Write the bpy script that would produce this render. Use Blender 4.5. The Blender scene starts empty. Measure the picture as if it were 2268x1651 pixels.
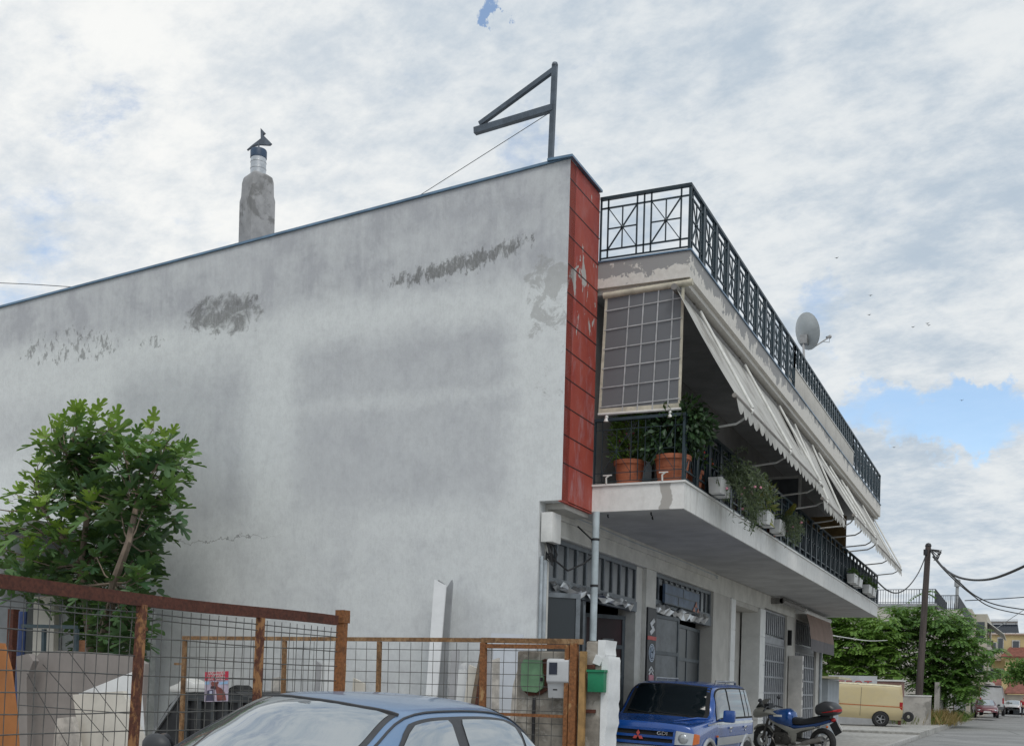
import bpy, bmesh, math, random
from mathutils import Vector, Matrix
R = math.radians
sc = bpy.context.scene
COL = sc.collection
random.seed(7)
# ------------------------------------------------------------------ camera
FPX, PX, PY, HC = 2488.0, 1134.0, 1520.7, 1.6       # focal length and principal point measured on the 2268 px wide picture
YAW, ROLL = R(24.6), 0.0266
FW = Vector((-math.sin(YAW), math.cos(YAW), 0)); R0 = Vector((math.cos(YAW), math.sin(YAW), 0)); U0 = Vector((0, 0, 1))
RT = R0 * math.cos(ROLL) + U0 * math.sin(ROLL); UP = -R0 * math.sin(ROLL) + U0 * math.cos(ROLL)
CAM = Vector((0, 0, HC))
cam = bpy.data.objects.new("camera", bpy.data.cameras.new("camera")); COL.objects.link(cam)
cam.matrix_world = Matrix(((RT.x, UP.x, -FW.x, 0), (RT.y, UP.y, -FW.y, 0), (RT.z, UP.z, -FW.z, HC), (0, 0, 0, 1)))
cam.data.sensor_width = 36; cam.data.lens = 36 * FPX / 2268; cam.data.shift_y = (PY - 825.5) / 2268
cam.data.clip_end = 3000; cam.data.clip_start = .1
sc.camera = cam
# ------------------------------------------------------------------ world, sun, exposure
SUN_EL, SUN_AZ = 54, 140      # azimuth of the sun, degrees clockwise from +Y
w = bpy.data.worlds.new("World"); sc.world = w; w.use_nodes = True
nt = w.node_tree; N = nt.nodes; L = nt.links
for n in list(N): N.remove(n)
def wn(t, **k):
    n = N.new(t)
    for a, b in k.items(): setattr(n, a, b)
    return n
def wm(op, a, b=None, c=None, clamp=False):
    n = wn('ShaderNodeMath', operation=op, use_clamp=clamp)
    for i, x in enumerate((a, b, c)):
        if x is None: continue
        if isinstance(x, (int, float)): n.inputs[i].default_value = x
        else: L.new(x, n.inputs[i])
    return n.outputs[0]
out = wn('ShaderNodeOutputWorld'); bg = wn('ShaderNodeBackground'); bg.inputs[1].default_value = 0.1
sky = wn('ShaderNodeTexSky', sky_type='NISHITA', sun_disc=False, sun_elevation=R(SUN_EL), sun_rotation=R(SUN_AZ))
sky.air_density = 1.0; sky.dust_density = 0.6; sky.ozone_density = 1.2
tc = wn('ShaderNodeTexCoord'); sep = wn('ShaderNodeSeparateXYZ'); L.new(tc.outputs['Generated'], sep.inputs[0])
zz = wm('ADD', wm('MAXIMUM', sep.outputs[2], 0.0), 0.30)
cx = wm('DIVIDE', sep.outputs[0], zz); cy = wm('DIVIDE', sep.outputs[1], zz)
cv = wn('ShaderNodeCombineXYZ'); L.new(cx, cv.inputs[0]); L.new(cy, cv.inputs[1])
def wnoise(scale, detail, rough, dist, off, sx=1, sy=1, rot=0):
    mp = wn('ShaderNodeMapping'); mp.inputs[1].default_value = off; mp.inputs[2].default_value = (0, 0, rot); mp.inputs[3].default_value = (sx, sy, 1)
    L.new(cv.outputs[0], mp.inputs[0])
    n = wn('ShaderNodeTexNoise'); n.inputs['Scale'].default_value = scale; n.inputs['Detail'].default_value = detail
    n.inputs['Roughness'].default_value = rough; n.inputs['Distortion'].default_value = dist
    L.new(mp.outputs[0], n.inputs['Vector']); return n.outputs[0]
def wramp(x, a, b):
    m = wn('ShaderNodeMapRange', interpolation_type='SMOOTHSTEP'); L.new(x, m.inputs[0])
    m.inputs[1].default_value = a; m.inputs[2].default_value = b; return m.outputs[0]
def pxdir(u, v): return (FW + RT * ((u - PX) / FPX) - UP * ((v - PY) / FPX)).normalized()
wnz = wn('ShaderNodeTexNoise'); wnz.inputs['Scale'].default_value = 38; wnz.inputs['Detail'].default_value = 6; wnz.inputs['Roughness'].default_value = .65; L.new(tc.outputs['Generated'], wnz.inputs['Vector'])
wsub = wn('ShaderNodeVectorMath', operation='SUBTRACT'); wsub.inputs[1].default_value = (.5, .5, .5); L.new(wnz.outputs['Color'], wsub.inputs[0])
wsc = wn('ShaderNodeVectorMath', operation='SCALE'); wsc.inputs['Scale'].default_value = .075; L.new(wsub.outputs[0], wsc.inputs[0])
wad = wn('ShaderNodeVectorMath', operation='ADD'); L.new(tc.outputs['Generated'], wad.inputs[0]); L.new(wsc.outputs[0], wad.inputs[1])
wno = wn('ShaderNodeVectorMath', operation='NORMALIZE'); L.new(wad.outputs[0], wno.inputs[0]); wdir = wno.outputs[0]
def blob(u, v, r0, r1):      # a gap in the cloud round one direction of the sky
    d = pxdir(u, v); n = wn('ShaderNodeVectorMath', operation='DOT_PRODUCT'); n.inputs[1].default_value = d
    L.new(wdir, n.inputs[0])
    return wramp(n.outputs['Value'], math.cos(r1), math.cos(r0))
n1 = wnoise(2.1, 12, .62, .0, (1.2, .4, 0), 1, 1.15, R(20))
n2 = wnoise(7.5, 12, .66, .12, (3.1, 2.2, 0), 1, 1.2, R(-30))
cover = wm('ADD', wm('MULTIPLY', n1, .52), wm('MULTIPLY', n2, .48))
holes = None
for u, v, a, b, k in ((1088, 26, .0, .0135, .2), (1096, 40, .0, .01, .12), (1175, 345, .0, .045, .13), (1060, 215, .0, .09, .07), (2040, 915, .0, .045, .2), (2120, 925, .0, .04, .16), (2190, 915, .0, .04, .18), (2260, 930, .0, .045, .2), (1950, 905, .0, .045, .18), (1900, 890, .0, .03, .12), (2110, 960, .0, .04, .12), (1830, 690, .0, .05, .14),
                      (2235, 520, .0, .04, .08), (640, 340, .05, .3, -.08), (1750, 300, .1, .42, -.09), (2150, 760, .0, .12, -.06), (2100, 1200, .05, .2, -.10), (200, 520, .0, .16, .04), (1040, 640, .0, .1, -.05)):
    t = wm('MULTIPLY', blob(u, v, a, b), k); holes = t if holes is None else wm('ADD', holes, t)
cover = wm('SUBTRACT', cover, wm('MULTIPLY', holes, wm('ADD', wm('MULTIPLY', n2, 2.2), -.1)))
mask = wm('ADD', wm('MULTIPLY', wramp(cover, .31, .50), .9), .1)
shade = wramp(wm('ADD', wm('MULTIPLY', wnoise(3.2, 12, .62, .0, (7, 5, 0), 1, 1.3, R(35)), .6), wm('MULTIPLY', wnoise(13, 10, .66, .1, (2, 9, 0), 1, 1.4, R(30)), .4)), .36, .62)
ccol = wn('ShaderNodeMixRGB'); ccol.inputs[1].default_value = (4.4, 5.2, 6.05, 1); ccol.inputs[2].default_value = (7.3, 7.6, 7.75, 1); L.new(shade, ccol.inputs[0])
glow = wn('ShaderNodeMixRGB', blend_type='ADD'); glow.inputs[0].default_value = 1
gl = wn('ShaderNodeMixRGB', blend_type='MULTIPLY'); gl.inputs[0].default_value = 1; gl.inputs[2].default_value = (1.3, 1.05, .75, 1)
L.new(wm('MULTIPLY', blob(-60, 420, .0, .45), 1.0), gl.inputs[1]); L.new(ccol.outputs[0], glow.inputs[1]); L.new(gl.outputs[0], glow.inputs[2])
skyb = wn('ShaderNodeMixRGB', blend_type='MULTIPLY'); skyb.inputs[0].default_value = 1; skyb.inputs[2].default_value = (1.75, 1.75, 1.7, 1); L.new(sky.outputs[0], skyb.inputs[1])
mx = wn('ShaderNodeMixRGB'); L.new(mask, mx.inputs[0]); L.new(skyb.outputs[0], mx.inputs[1]); L.new(glow.outputs[0], mx.inputs[2])
L.new(mx.outputs[0], bg.inputs[0]); L.new(bg.outputs[0], out.inputs[0])
sun = bpy.data.objects.new("sun", bpy.data.lights.new("sun", 'SUN')); COL.objects.link(sun)
sun.data.energy = 1.3; sun.data.angle = R(26); sun.data.color = (1, .96, .9)
sd = Vector((math.sin(R(SUN_AZ)) * math.cos(R(SUN_EL)), math.cos(R(SUN_AZ)) * math.cos(R(SUN_EL)), math.sin(R(SUN_EL))))
sun.rotation_euler = sd.to_track_quat('Z', 'Y').to_euler(); sun.location = (5, -5, 30)
sc.view_settings.view_transform = 'Standard'; sc.view_settings.look = 'None'
sc.view_settings.exposure = 0.14; sc.view_settings.gamma = 1
# ------------------------------------------------------------------ measuring helpers: where a sight line meets a plane of the place
def _on(u, v, ax, val):
    d = FW + RT * ((u - PX) / FPX) - UP * ((v - PY) / FPX)
    return CAM + d * ((val - CAM[ax]) / d[ax])
def onX(u, v, x): return _on(u, v, 0, x)
def onY(u, v, y): return _on(u, v, 1, y)
def onZ(u, v, z): return _on(u, v, 2, z)
def onD(u, v, d): return CAM + (FW + RT * ((u - PX) / FPX) - UP * ((v - PY) / FPX)) * d
# ------------------------------------------------------------------ objects
def tag(o, label=None, cat=None, group=None, kind=None):
    for k, x in (('label', label), ('category', cat), ('group', group), ('kind', kind)):
        if x: o[k] = x
    return o
def thing(name, label, cat, loc=(0, 0, 0), group=None):
    o = bpy.data.objects.new(name, None); COL.objects.link(o); o.location = loc; o.empty_display_size = .2
    return tag(o, label, cat, group)
def wloc(o):
    return Vector(o.location) + (wloc(o.parent) + o.matrix_parent_inverse.translation if o.parent else Vector((0, 0, 0)))
def link(name, me, mat, par=None):
    o = bpy.data.objects.new(name, me); COL.objects.link(o)
    if mat: me.materials.append(mat)
    if par:
        o.parent = par
        o.matrix_parent_inverse = Matrix.Translation(-wloc(par))
    return o
def copy_tree(o, par=None):
    c = o.copy(); COL.objects.link(c)
    if par: c.parent = par
    for ch in list(o.children): copy_tree(ch, c)
    return c
class MB:
    def __init__(s): s.v = []; s.f = []; s.sm = []
    def add(s, vs, fs, smooth=False):
        b = len(s.v); s.v += [tuple(p) for p in vs]; s.f += [tuple(i + b for i in f) for f in fs]; s.sm += [smooth] * len(fs); return s
    def box(s, c, d, rot=None):
        hx, hy, hz = d[0] / 2, d[1] / 2, d[2] / 2
        vs = [Vector((x, y, z)) for x in (-hx, hx) for y in (-hy, hy) for z in (-hz, hz)]
        if rot is not None: vs = [rot @ p for p in vs]
        c = Vector(c)
        return s.add([p + c for p in vs], [(0, 1, 3, 2), (4, 6, 7, 5), (0, 4, 5, 1), (2, 3, 7, 6), (0, 2, 6, 4), (1, 5, 7, 3)])
    def bx(s, x0, x1, y0, y1, z0, z1): return s.box(((x0 + x1) / 2, (y0 + y1) / 2, (z0 + z1) / 2), (abs(x1 - x0), abs(y1 - y0), abs(z1 - z0)))
    def bar(s, p, q, a, b=None, up=(0, 0, 1)):      # rectangular bar
        p = Vector(p); q = Vector(q); b = a if b is None else b; d = (q - p); l = d.length
        if l < 1e-6: return s
        d /= l; u = Vector(up)
        if abs(d.dot(u)) > .98: u = Vector((0, 1, 0)) if abs(d.y) < .9 else Vector((1, 0, 0))
        x = d.cross(u).normalized(); y = x.cross(d)
        vs = [e + x * (i * a / 2) + y * (j * b / 2) for e in (p, q) for i, j in ((-1, -1), (1, -1), (1, 1), (-1, 1))]
        return s.add(vs, [(3, 2, 1, 0), (4, 5, 6, 7), (0, 1, 5, 4), (1, 2, 6, 5), (2, 3, 7, 6), (3, 0, 4, 7)])
    def tube(s, pts, r, n=8, cap=True):
        pts = [Vector(p) for p in pts]; k = len(pts); rs = r if isinstance(r, (list, tuple)) else [r] * k
        vs = []; x = None
        for i in range(k):
            d = (pts[min(i + 1, k - 1)] - pts[max(i - 1, 0)]).normalized()
            if x is None: x = d.cross(Vector((0, 0, 1)) if abs(d.z) < .95 else Vector((1, 0, 0))).normalized()
            else: x = (x - d * x.dot(d)).normalized()
            y = d.cross(x)
            vs += [pts[i] + (x * math.cos(2 * math.pi * j / n) + y * math.sin(2 * math.pi * j / n)) * rs[i] for j in range(n)]
        fs = [(i * n + j, i * n + (j + 1) % n, (i + 1) * n + (j + 1) % n, (i + 1) * n + j) for i in range(k - 1) for j in range(n)]
        s.add(vs, fs, True)
        if cap:
            s.add(vs[:n], [tuple(range(n - 1, -1, -1))]); s.add(vs[-n:], [tuple(range(n))])
        return s
    def lathe(s, prof, c=(0, 0, 0), n=24, axis='Z', smooth=True):
        c = Vector(c); vs = []
        for r, h in prof:
            for j in range(n):
                a = 2 * math.pi * j / n; ca, sa = r * math.cos(a), r * math.sin(a)
                vs.append(c + Vector({'Z': (ca, sa, h), 'X': (h, ca, sa), 'Y': (sa, h, ca)}[axis]))
        k = len(prof)
        fs = [(i * n + j, i * n + (j + 1) % n, (i + 1) * n + (j + 1) % n, (i + 1) * n + j) for i in range(k - 1) for j in range(n)]
        return s.add(vs, fs, smooth)
    def prism(s, poly, d):      # planar polygon (3D points) pushed along d
        n = len(poly); d = Vector(d); a = [Vector(p) for p in poly]; b = [p + d for p in a]
        s.add(a, [tuple(range(n - 1, -1, -1))]); s.add(b, [tuple(range(n))])
        for i in range(n):
            j = (i + 1) % n; s.add([a[i], a[j], b[j], b[i]], [(0, 1, 2, 3)])
        return s
    def grid(s, rows, smooth=True, flip=False):
        m = len(rows); n = len(rows[0]); vs = [p for r in rows for p in r]
        fs = [(i * n + j, i * n + j + 1, (i + 1) * n + j + 1, (i + 1) * n + j) for i in range(m - 1) for j in range(n - 1)]
        if flip: fs = [f[::-1] for f in fs]
        return s.add(vs, fs, smooth)
    def ball(s, c, r, n=8):
        rx, ry, rz = r if isinstance(r, (tuple, list)) else (r, r, r); c = Vector(c); vs = []; m = n // 2
        for i in range(m + 1):
            t = math.pi * i / m
            for j in range(n):
                a = 2 * math.pi * j / n; vs.append(c + Vector((rx * math.sin(t) * math.cos(a), ry * math.sin(t) * math.sin(a), rz * math.cos(t))))
        return s.add(vs, [(i * n + j, (i + 1) * n + j, (i + 1) * n + (j + 1) % n, i * n + (j + 1) % n) for i in range(m) for j in range(n)], True)
    def mesh(s, name, fix=True, bevel=0):
        me = bpy.data.meshes.new(name); me.from_pydata(s.v, [], s.f)
        me.polygons.foreach_set('use_smooth', s.sm); 
        if fix or bevel:
            bm = bmesh.new(); bm.from_mesh(me); bmesh.ops.remove_doubles(bm, verts=bm.verts, dist=1e-5)
            bmesh.ops.dissolve_degenerate(bm, edges=bm.edges, dist=1e-6)
            if bevel:
                es = [e for e in bm.edges if len(e.link_faces) == 2 and e.calc_face_angle(0) > .5]
                bmesh.ops.bevel(bm, geom=es, offset=bevel, segments=2, affect='EDGES', profile=.6)
                for f in bm.faces: f.smooth = True
            bmesh.ops.recalc_face_normals(bm, faces=bm.faces); bm.to_mesh(me); bm.free()
            me.set_sharp_from_angle(angle=R(38))
        me.update(); return me
    def build(s, name, mat, par=None, fix=True, bevel=0): return link(name, s.mesh(name, fix, bevel), mat, par)
# ------------------------------------------------------------------ materials
class NT:
    def __init__(s, name):
        s.m = bpy.data.materials.new(name); s.m.use_nodes = True; s.n = s.m.node_tree.nodes; s.l = s.m.node_tree.links
        s.p = s.n['Principled BSDF']; s.tc = s.n.new('ShaderNodeTexCoord'); s.o = s.tc.outputs['Object']; s._s = None
    def node(s, t, **k):
        n = s.n.new(t)
        for a, b in k.items(): setattr(n, a, b)
        return n
    def setin(s, i, x):
        if isinstance(x, (int, float)): i.default_value = x
        elif isinstance(x, tuple): i.default_value = x if len(x) == len(i.default_value) else (*x, 1)
        else: s.l.new(x, i)
    def math(s, op, a, b=None, c=None, clamp=False):
        n = s.node('ShaderNodeMath', operation=op, use_clamp=clamp)
        for i, x in enumerate((a, b, c)):
            if x is not None: s.setin(n.inputs[i], x)
        return n.outputs[0]
    def xyz(s):
        if not s._s:
            s._s = s.node('ShaderNodeSeparateXYZ'); s.l.new(s.o, s._s.inputs[0])
        return s._s.outputs
    def noise(s, scale=5, detail=5, rough=.6, dist=0, stretch=(1, 1, 1), off=(0, 0, 0)):
        mp = s.node('ShaderNodeMapping'); mp.inputs[3].default_value = stretch; mp.inputs[1].default_value = off; s.l.new(s.o, mp.inputs[0])
        n = s.node('ShaderNodeTexNoise'); n.inputs['Scale'].default_value = scale; n.inputs['Detail'].default_value = detail
        n.inputs['Roughness'].default_value = rough; n.inputs['Distortion'].default_value = dist; s.l.new(mp.outputs[0], n.inputs['Vector']); return n.outputs[0]
    def step(s, x, a, b, lo=0., hi=1.):
        n = s.node('ShaderNodeMapRange', interpolation_type='SMOOTHSTEP'); s.setin(n.inputs[0], x)
        for i, y in enumerate((a, b, lo, hi)): n.inputs[i + 1].default_value = y
        return n.outputs[0]
    def band(s, x, a, b, e):      # 1 between a and b with soft edges e
        return s.math('MULTIPLY', s.step(x, a - e, a + e), s.step(x, b - e, b + e, 1., 0.))
    def mix(s, f, a, b, mode='MIX'):
        n = s.node('ShaderNodeMixRGB', blend_type=mode); s.setin(n.inputs[0], f); s.setin(n.inputs[1], a); s.setin(n.inputs[2], b); return n.outputs[0]
    def bump(s, h, strength=.3, dist=.01):
        b = s.node('ShaderNodeBump'); b.inputs['Strength'].default_value = strength; b.inputs['Distance'].default_value = dist
        s.l.new(h, b.inputs['Height']); s.l.new(b.outputs[0], s.p.inputs['Normal'])
    def fin(s, col=None, rough=.7, metal=0., spec=None, coat=None):
        if col is not None: s.setin(s.p.inputs['Base Color'], col)
        s.setin(s.p.inputs['Roughness'], rough); s.setin(s.p.inputs['Metallic'], metal)
        if spec is not None: s.p.inputs['Specular IOR Level'].default_value = spec
        if coat: s.p.inputs['Coat Weight'].default_value = coat; s.p.inputs['Coat Roughness'].default_value = .04
        return s.m
_mc = {}
def mat(name, col, rough=.7, var=.22, scale=6, metal=0., bump=.15, spec=None, coat=None, stretch=(1, 1, 1), col2=None, amt=.5):
    if name in _mc: return _mc[name]
    t = NT(name); n = t.noise(scale, 6, .65, .2, stretch)
    dk = tuple(c * (1 - var) for c in col); lt = tuple(min(1, c * (1 + var)) for c in col)
    c = t.mix(t.step(n, .3, .7), dk, lt)
    if col2:
        c = t.mix(t.step(t.noise(scale * .6, 8, .7, .3, stretch, (3, 7, 1)), .62 - amt * .3, .70 - amt * .3), c, col2)
    if bump: t.bump(t.noise(scale * 6, 4, .6), bump, .01)
    _mc[name] = t.fin(c, rough, metal, spec, coat); return _mc[name]
def leafmat(name, a, b, trans=.25):
    if name in _mc: return _mc[name]
    t = NT(name); g = t.node('ShaderNodeNewGeometry'); c = t.mix(g.outputs['Random Per Island'], a, b)
    t.fin(c, .5); tr = t.node('ShaderNodeBsdfTranslucent'); t.setin(tr.inputs[0], t.mix(.5, c, (.25, .4, .05)))
    ms = t.node('ShaderNodeMixShader'); ms.inputs[0].default_value = trans; t.l.new(t.p.outputs[0], ms.inputs[1]); t.l.new(tr.outputs[0], ms.inputs[2])
    t.l.new(ms.outputs[0], t.n['Material Output'].inputs[0]); _mc[name] = t.m; return t.m
def glassmat(name, tint, rough=.03, ior=1.9, metal=0.):
    if name in _mc: return _mc[name]
    t = NT(name); t.fin(tint, rough, metal); t.p.inputs['IOR'].default_value = ior; _mc[name] = t.m; return t.m
def text_mesh(s, size, depth=.002, align='CENTER'):
    cu = bpy.data.curves.new('lettering', 'FONT'); cu.body = s; cu.size = size; cu.extrude = depth; cu.align_x = align; cu.align_y = 'CENTER'; cu.resolution_u = 3
    o = bpy.data.objects.new('lettering', cu); COL.objects.link(o)
    me = bpy.data.meshes.new_from_object(o.evaluated_get(bpy.context.evaluated_depsgraph_get())); bpy.data.objects.remove(o); bpy.data.curves.remove(cu); return me
def place_text(name, s, size, origin, ex, ey, m, par=None, depth=.002, sx=1.0):      # lettering lying in the plane of ex, ey
    me = text_mesh(s, size, depth); ex = Vector(ex).normalized(); ey = Vector(ey).normalized(); ez = ex.cross(ey); origin = Vector(origin)
    for v in me.vertices: v.co = origin + ex * (v.co.x * sx) + ey * v.co.y + ez * v.co.z
    me.materials.clear(); return link(name, me, m, par)
# ------------------------------------------------------------------ ground
FY0, Y1, XB, XF, XG, YE = 14.83, 16.05, -4.65, -6.09, -6.435, 39.7
def ground_mat(name, col, col2, sc_, cr=True):
    t = NT(name); a = t.step(t.noise(.35, 6, .6), .35, .65); b = t.noise(sc_, 8, .7)
    c = t.mix(a, col, col2); c = t.mix(t.step(b, .3, .75), t.mix(.55, c, (.03, .03, .03)), c)
    if cr:
        v = t.node('ShaderNodeTexVoronoi', feature='DISTANCE_TO_EDGE'); v.inputs['Scale'].default_value = .22
        t.l.new(t.mix(.25, t.o, t.node('ShaderNodeTexNoise').outputs[1]), v.inputs['Vector'])
        c = t.mix(t.step(v.outputs['Distance'], .0, .012, .55, 0.), c, (.05, .05, .05))
    t.bump(b, .4, .01); return t.fin(c, .85)
M_road = ground_mat('asphalt', (.27, .27, .265), (.36, .36, .35), 14)
M_pave = ground_mat('concrete_paving', (.42, .41, .38), (.5, .49, .46), 6)
M_soil = ground_mat('dry_soil', (.30, .27, .22), (.38, .35, .30), 5, False)
def plane(name, x0, x1, y0, y1, z, m):
    b = MB(); ys = [y0 + (y1 - y0) * i / 12 for i in range(13)]
    b.grid([[(x0, y, z), (x1, y, z)] for y in ys], False); return tag(b.build(name, m), kind='structure')
plane('ground', -900, 900, -300, 1500, -.03, M_soil)
plane('road', -3.77, 6.5, -40, 260, 0, M_road)
b = MB(); b.bx(-9.5, -3.77, -2, 47, -.02, .15); tag(b.build('pavement', M_pave, bevel=.02), kind='structure')
b = MB(); b.bx(-26, -9.5, -2, 47, -.02, .149); tag(b.build('yard_ground', M_soil), kind='structure')
b = MB()
for i in range(48): b.bx(-3.92, -3.755, -2 + i * 1.0 + .006, -1 + i * 1.0 - .006, 0, .156)
tag(b.build('kerb', mat('kerb_stone', (.38, .375, .36), .85, .15, 4), bevel=.015), kind='structure')
# ------------------------------------------------------------------ the building: materials
def side_wall_mat():
    t = NT('weathered_white_plaster'); x, y, z = t.xyz()
    wob = t.math('ADD', t.math('MULTIPLY', t.math('SUBTRACT', t.noise(.9, 4), .5), .35), t.math('MULTIPLY', t.math('SUBTRACT', t.noise(5, 6, .7), .5), .4)); x = t.math('ADD', x, wob); z = t.math('ADD', z, wob)
    st = t.noise(1.6, 8, .7, .2, (3.6, 1, .35)); mo = t.noise(1.6, 8, .68, .3); fi = t.noise(9, 6, .7)
    A = lambda *k: __import__('functools').reduce(lambda p, q: t.math('ADD', p, q), k)
    Mu = lambda *k: __import__('functools').reduce(lambda p, q: t.math('MULTIPLY', p, q), k)
    p1 = Mu(t.band(x, -10.72, -6.95, .24), t.band(z, 4.3, 6.95, .3), t.math('SUBTRACT', 1., Mu(t.band(z, 5.82, 6.05, .1), .5)), t.step(z, 4.2, 6.5, .8, 1.))
    p2 = Mu(t.band(x, -14.5, -11.65, .4), t.band(z, 4.1, 6.8, .5), .7)
    p0 = Mu(t.band(x, -19.5, -15.3, .6), t.band(z, 5.6, 6.5, .3), .4)
    tp = Mu(t.step(z, 7.25, 7.85), t.step(A(Mu(st, .35), Mu(mo, .65)), .30, .66, .62, 1.05))
    lo = Mu(t.step(z, 3.3, 4.6, 1., 0.), t.step(mo, .3, .7, .12, .38))
    d = A(Mu(p1, .78), p2, p0, Mu(tp, 1.0), lo)
    d = Mu(d, t.step(A(Mu(st, .3), Mu(mo, .7)), .30, .68, .72, 1.12))
    d = A(d, Mu(t.step(st, .5, .76), .10), Mu(t.step(mo, .45, .7), .12), .06)
    d = t.math('MINIMUM', d, 1.15)
    c = t.mix(Mu(d, .78), (.72, .745, .745), (.41, .42, .45))
    gr = t.noise(26, 5, .75, 0, (1.6, 1, .5)); c = t.mix(t.step(A(Mu(fi, .5), Mu(gr, .5)), .34, .60, .2, 0.), c, (.24, .24, .245))
    c = t.mix(Mu(t.step(t.noise(.5, 3), .45, .7), .35), c, t.mix(.5, c, (.55, .56, .58)))
    # mould and bare patches, each with its own outline
    def ell(cx, cz, rx, rz):
        u = t.math('DIVIDE', t.math('SUBTRACT', x, cx), rx); v = t.math('DIVIDE', t.math('SUBTRACT', z, cz), rz)
        return t.step(A(Mu(u, u), Mu(v, v)), .35, 1.25, 1., 0.)
    n2 = t.noise(3.2, 9, .74, .5); n3 = t.noise(7, 8, .7, .3, (1.6, 1, .8), (5, 1, 2))
    m1 = A(Mu(ell(-12.2, 7.62, .95, .42), .27), n2)
    line = t.math('SUBTRACT', z, t.math('ADD', 7.74, Mu(t.math('ADD', x, 9.), .13)))
    m2 = A(Mu(t.band(line, -.13, .13, .12), t.band(x, -9.1, -6.65, .3), .27), Mu(t.band(x, -8.4, -7.3, .4), .05), n3)
    m4 = A(Mu(ell(-15.6, 7.42, 1.5, .4), .19), n3); m5 = A(Mu(ell(-13.75, 7.3, .35, .14), .22), n3)
    mould = Mu(A(Mu(t.step(m1, .64, .82), .72), Mu(t.step(m2, .66, .80), t.band(line, -.3, .3, .1), .75), Mu(t.step(m4, .69, .77), .6), Mu(t.step(m5, .70, .78), .6)), t.step(z, 6.9, 7.1))
    c = t.mix(t.math('MINIMUM', Mu(mould, t.step(gr, .3, .6, .65, 1.)), .95), c, (.10, .10, .095))
    m3 = A(Mu(t.band(x, -6.75, -5.9, .2), t.band(z, 5.4, 7.95, .5), .17), Mu(ell(-6.35, 7.3, .5, .65), .10), n2)
    c = t.mix(Mu(t.step(m3, .72, .80), .55), c, (.33, .33, .32))
    ck = t.math('ABSOLUTE', t.math('SUBTRACT', t.math('ADD', z, Mu(n2, .12)), 3.98))
    c = t.mix(Mu(t.step(ck, .004, .012, 1., 0.), t.band(x, -13.2, -11.2, .4), .7), c, (.12, .12, .12))
    t.bump(A(Mu(fi, .6), Mu(n2, .8), Mu(mould, -.3)), .35, .012); return t.fin(c, .9)
M_side = side_wall_mat()
def peel_mat():
    t = NT('peeling_painted_concrete'); x, y, z = t.xyz(); n = t.noise(2.6, 8, .62, .4, (1, .8, 1.1)); f = t.noise(14, 6, .7)
    st = t.noise(4, 6, .6, 0, (1, 2.4, .25))
    hi = t.math('ADD', t.math('ADD', t.math('MULTIPLY', t.step(z, 7.72, 8.08), .2), t.math('MULTIPLY', t.step(y, 24, 26, .06, -.04), 1.)), t.math('ADD', t.math('MULTIPLY', n, .75), t.math('MULTIPLY', st, .25)))
    pm = t.math('MULTIPLY', t.step(hi, .64, .665), t.step(z, 7.68, 7.76))
    c = t.mix(t.step(f, .3, .7), (.58, .56, .52), (.68, .66, .62)); c = t.mix(t.step(st, .55, .75, 0, .35), c, (.4, .38, .35)); c = t.mix(pm, c, (.30, .30, .30))
    t.bump(t.math('SUBTRACT', t.math('MULTIPLY', f, .3), pm), .5, .006); return t.fin(c, .85)
M_peel = peel_mat()
def fascia_mat():
    t = NT('white_painted_fascia'); x, y, z = t.xyz(); f = t.noise(9, 6, .7); st = t.noise(3, 6, .62, 0, (1, 1.6, .3)); n = t.noise(2.2, 8, .6, .5)
    c = t.mix(t.step(f, .3, .7), (.69, .69, .67), (.78, .78, .76)); c = t.mix(t.step(st, .5, .72, 0, .5), c, (.42, .40, .37))
    sx = t.math('ADD', x, t.math('MULTIPLY', t.math('SUBTRACT', t.noise(5, 2, .5, 0, (.2, 1, 1)), .5), .25))
    c = t.mix(t.math('MULTIPLY', t.band(sx, -5.02, -4.85, .008), t.step(y, Y1 + .01, Y1 + .06, 1., 0.)), c, (.40, .385, .36))
    c = t.mix(t.step(n, .67, .70), c, (.42, .41, .40)); t.bump(f, .2, .006); return t.fin(c, .8)
M_fascia = fascia_mat()
def red_mat():
    t = NT('faded_red_paint'); x, y, z = t.xyz(); n = t.noise(1.8, 6, .6); w2 = t.noise(3.2, 9, .66, .3, (1, 2.2, .8)); f = t.noise(20, 4)
    c = t.mix(t.step(n, .3, .7), (.33, .05, .036), (.40, .078, .052))
    c = t.mix(t.math('MULTIPLY', t.step(w2, .48, .70, 0, .62), t.step(z, 9.2, 6.2, .3, 1.)), c, (.42, .24, .25))
    pm = t.step(t.math('ADD', t.noise(2.3, 7, .6, .3, (1, 1.6, .9), (4, 2, 9)), t.math('MULTIPLY', t.band(z, 6.6, 8.1, .4), .13)), .69, .705)
    c = t.mix(pm, c, (.46, .44, .42)); t.bump(t.math('SUBTRACT', f, pm), .25, .005); return t.fin(c, .7)
M_red = red_mat()
M_dkmetal = mat('dark_teal_painted_iron', (.012, .028, .038), .45, .3, 9, bump=.05)
M_flash = mat('blue_grey_flashing', (.14, .22, .31), .35, .2, 3, metal=.4, bump=.05)
M_white = mat('white_painted_wall', (.60, .59, .55), .85, .12, 3)
M_under = mat('grey_soffit_paint', (.46, .46, .46), .9, .14, 1.4)
M_wallgrey = mat('beige_grey_plaster', (.50, .485, .45), .88, .1, 2)
M_marble = mat('white_marble_cladding', (.70, .70, .68), .4, .08, 3)
M_door = mat('grey_painted_steel_door', (.13, .148, .165), .5, .25, 5)
M_doorD = mat('dark_grey_steel_door', (.06, .075, .085), .5, .25, 5)
M_pane = glassmat('dusty_dark_glass', (.022, .028, .033), .25, 1.5)
M_paneL = mat('frosted_grey_pane', (.11, .122, .13), .45, .35, 2.5)
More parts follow.
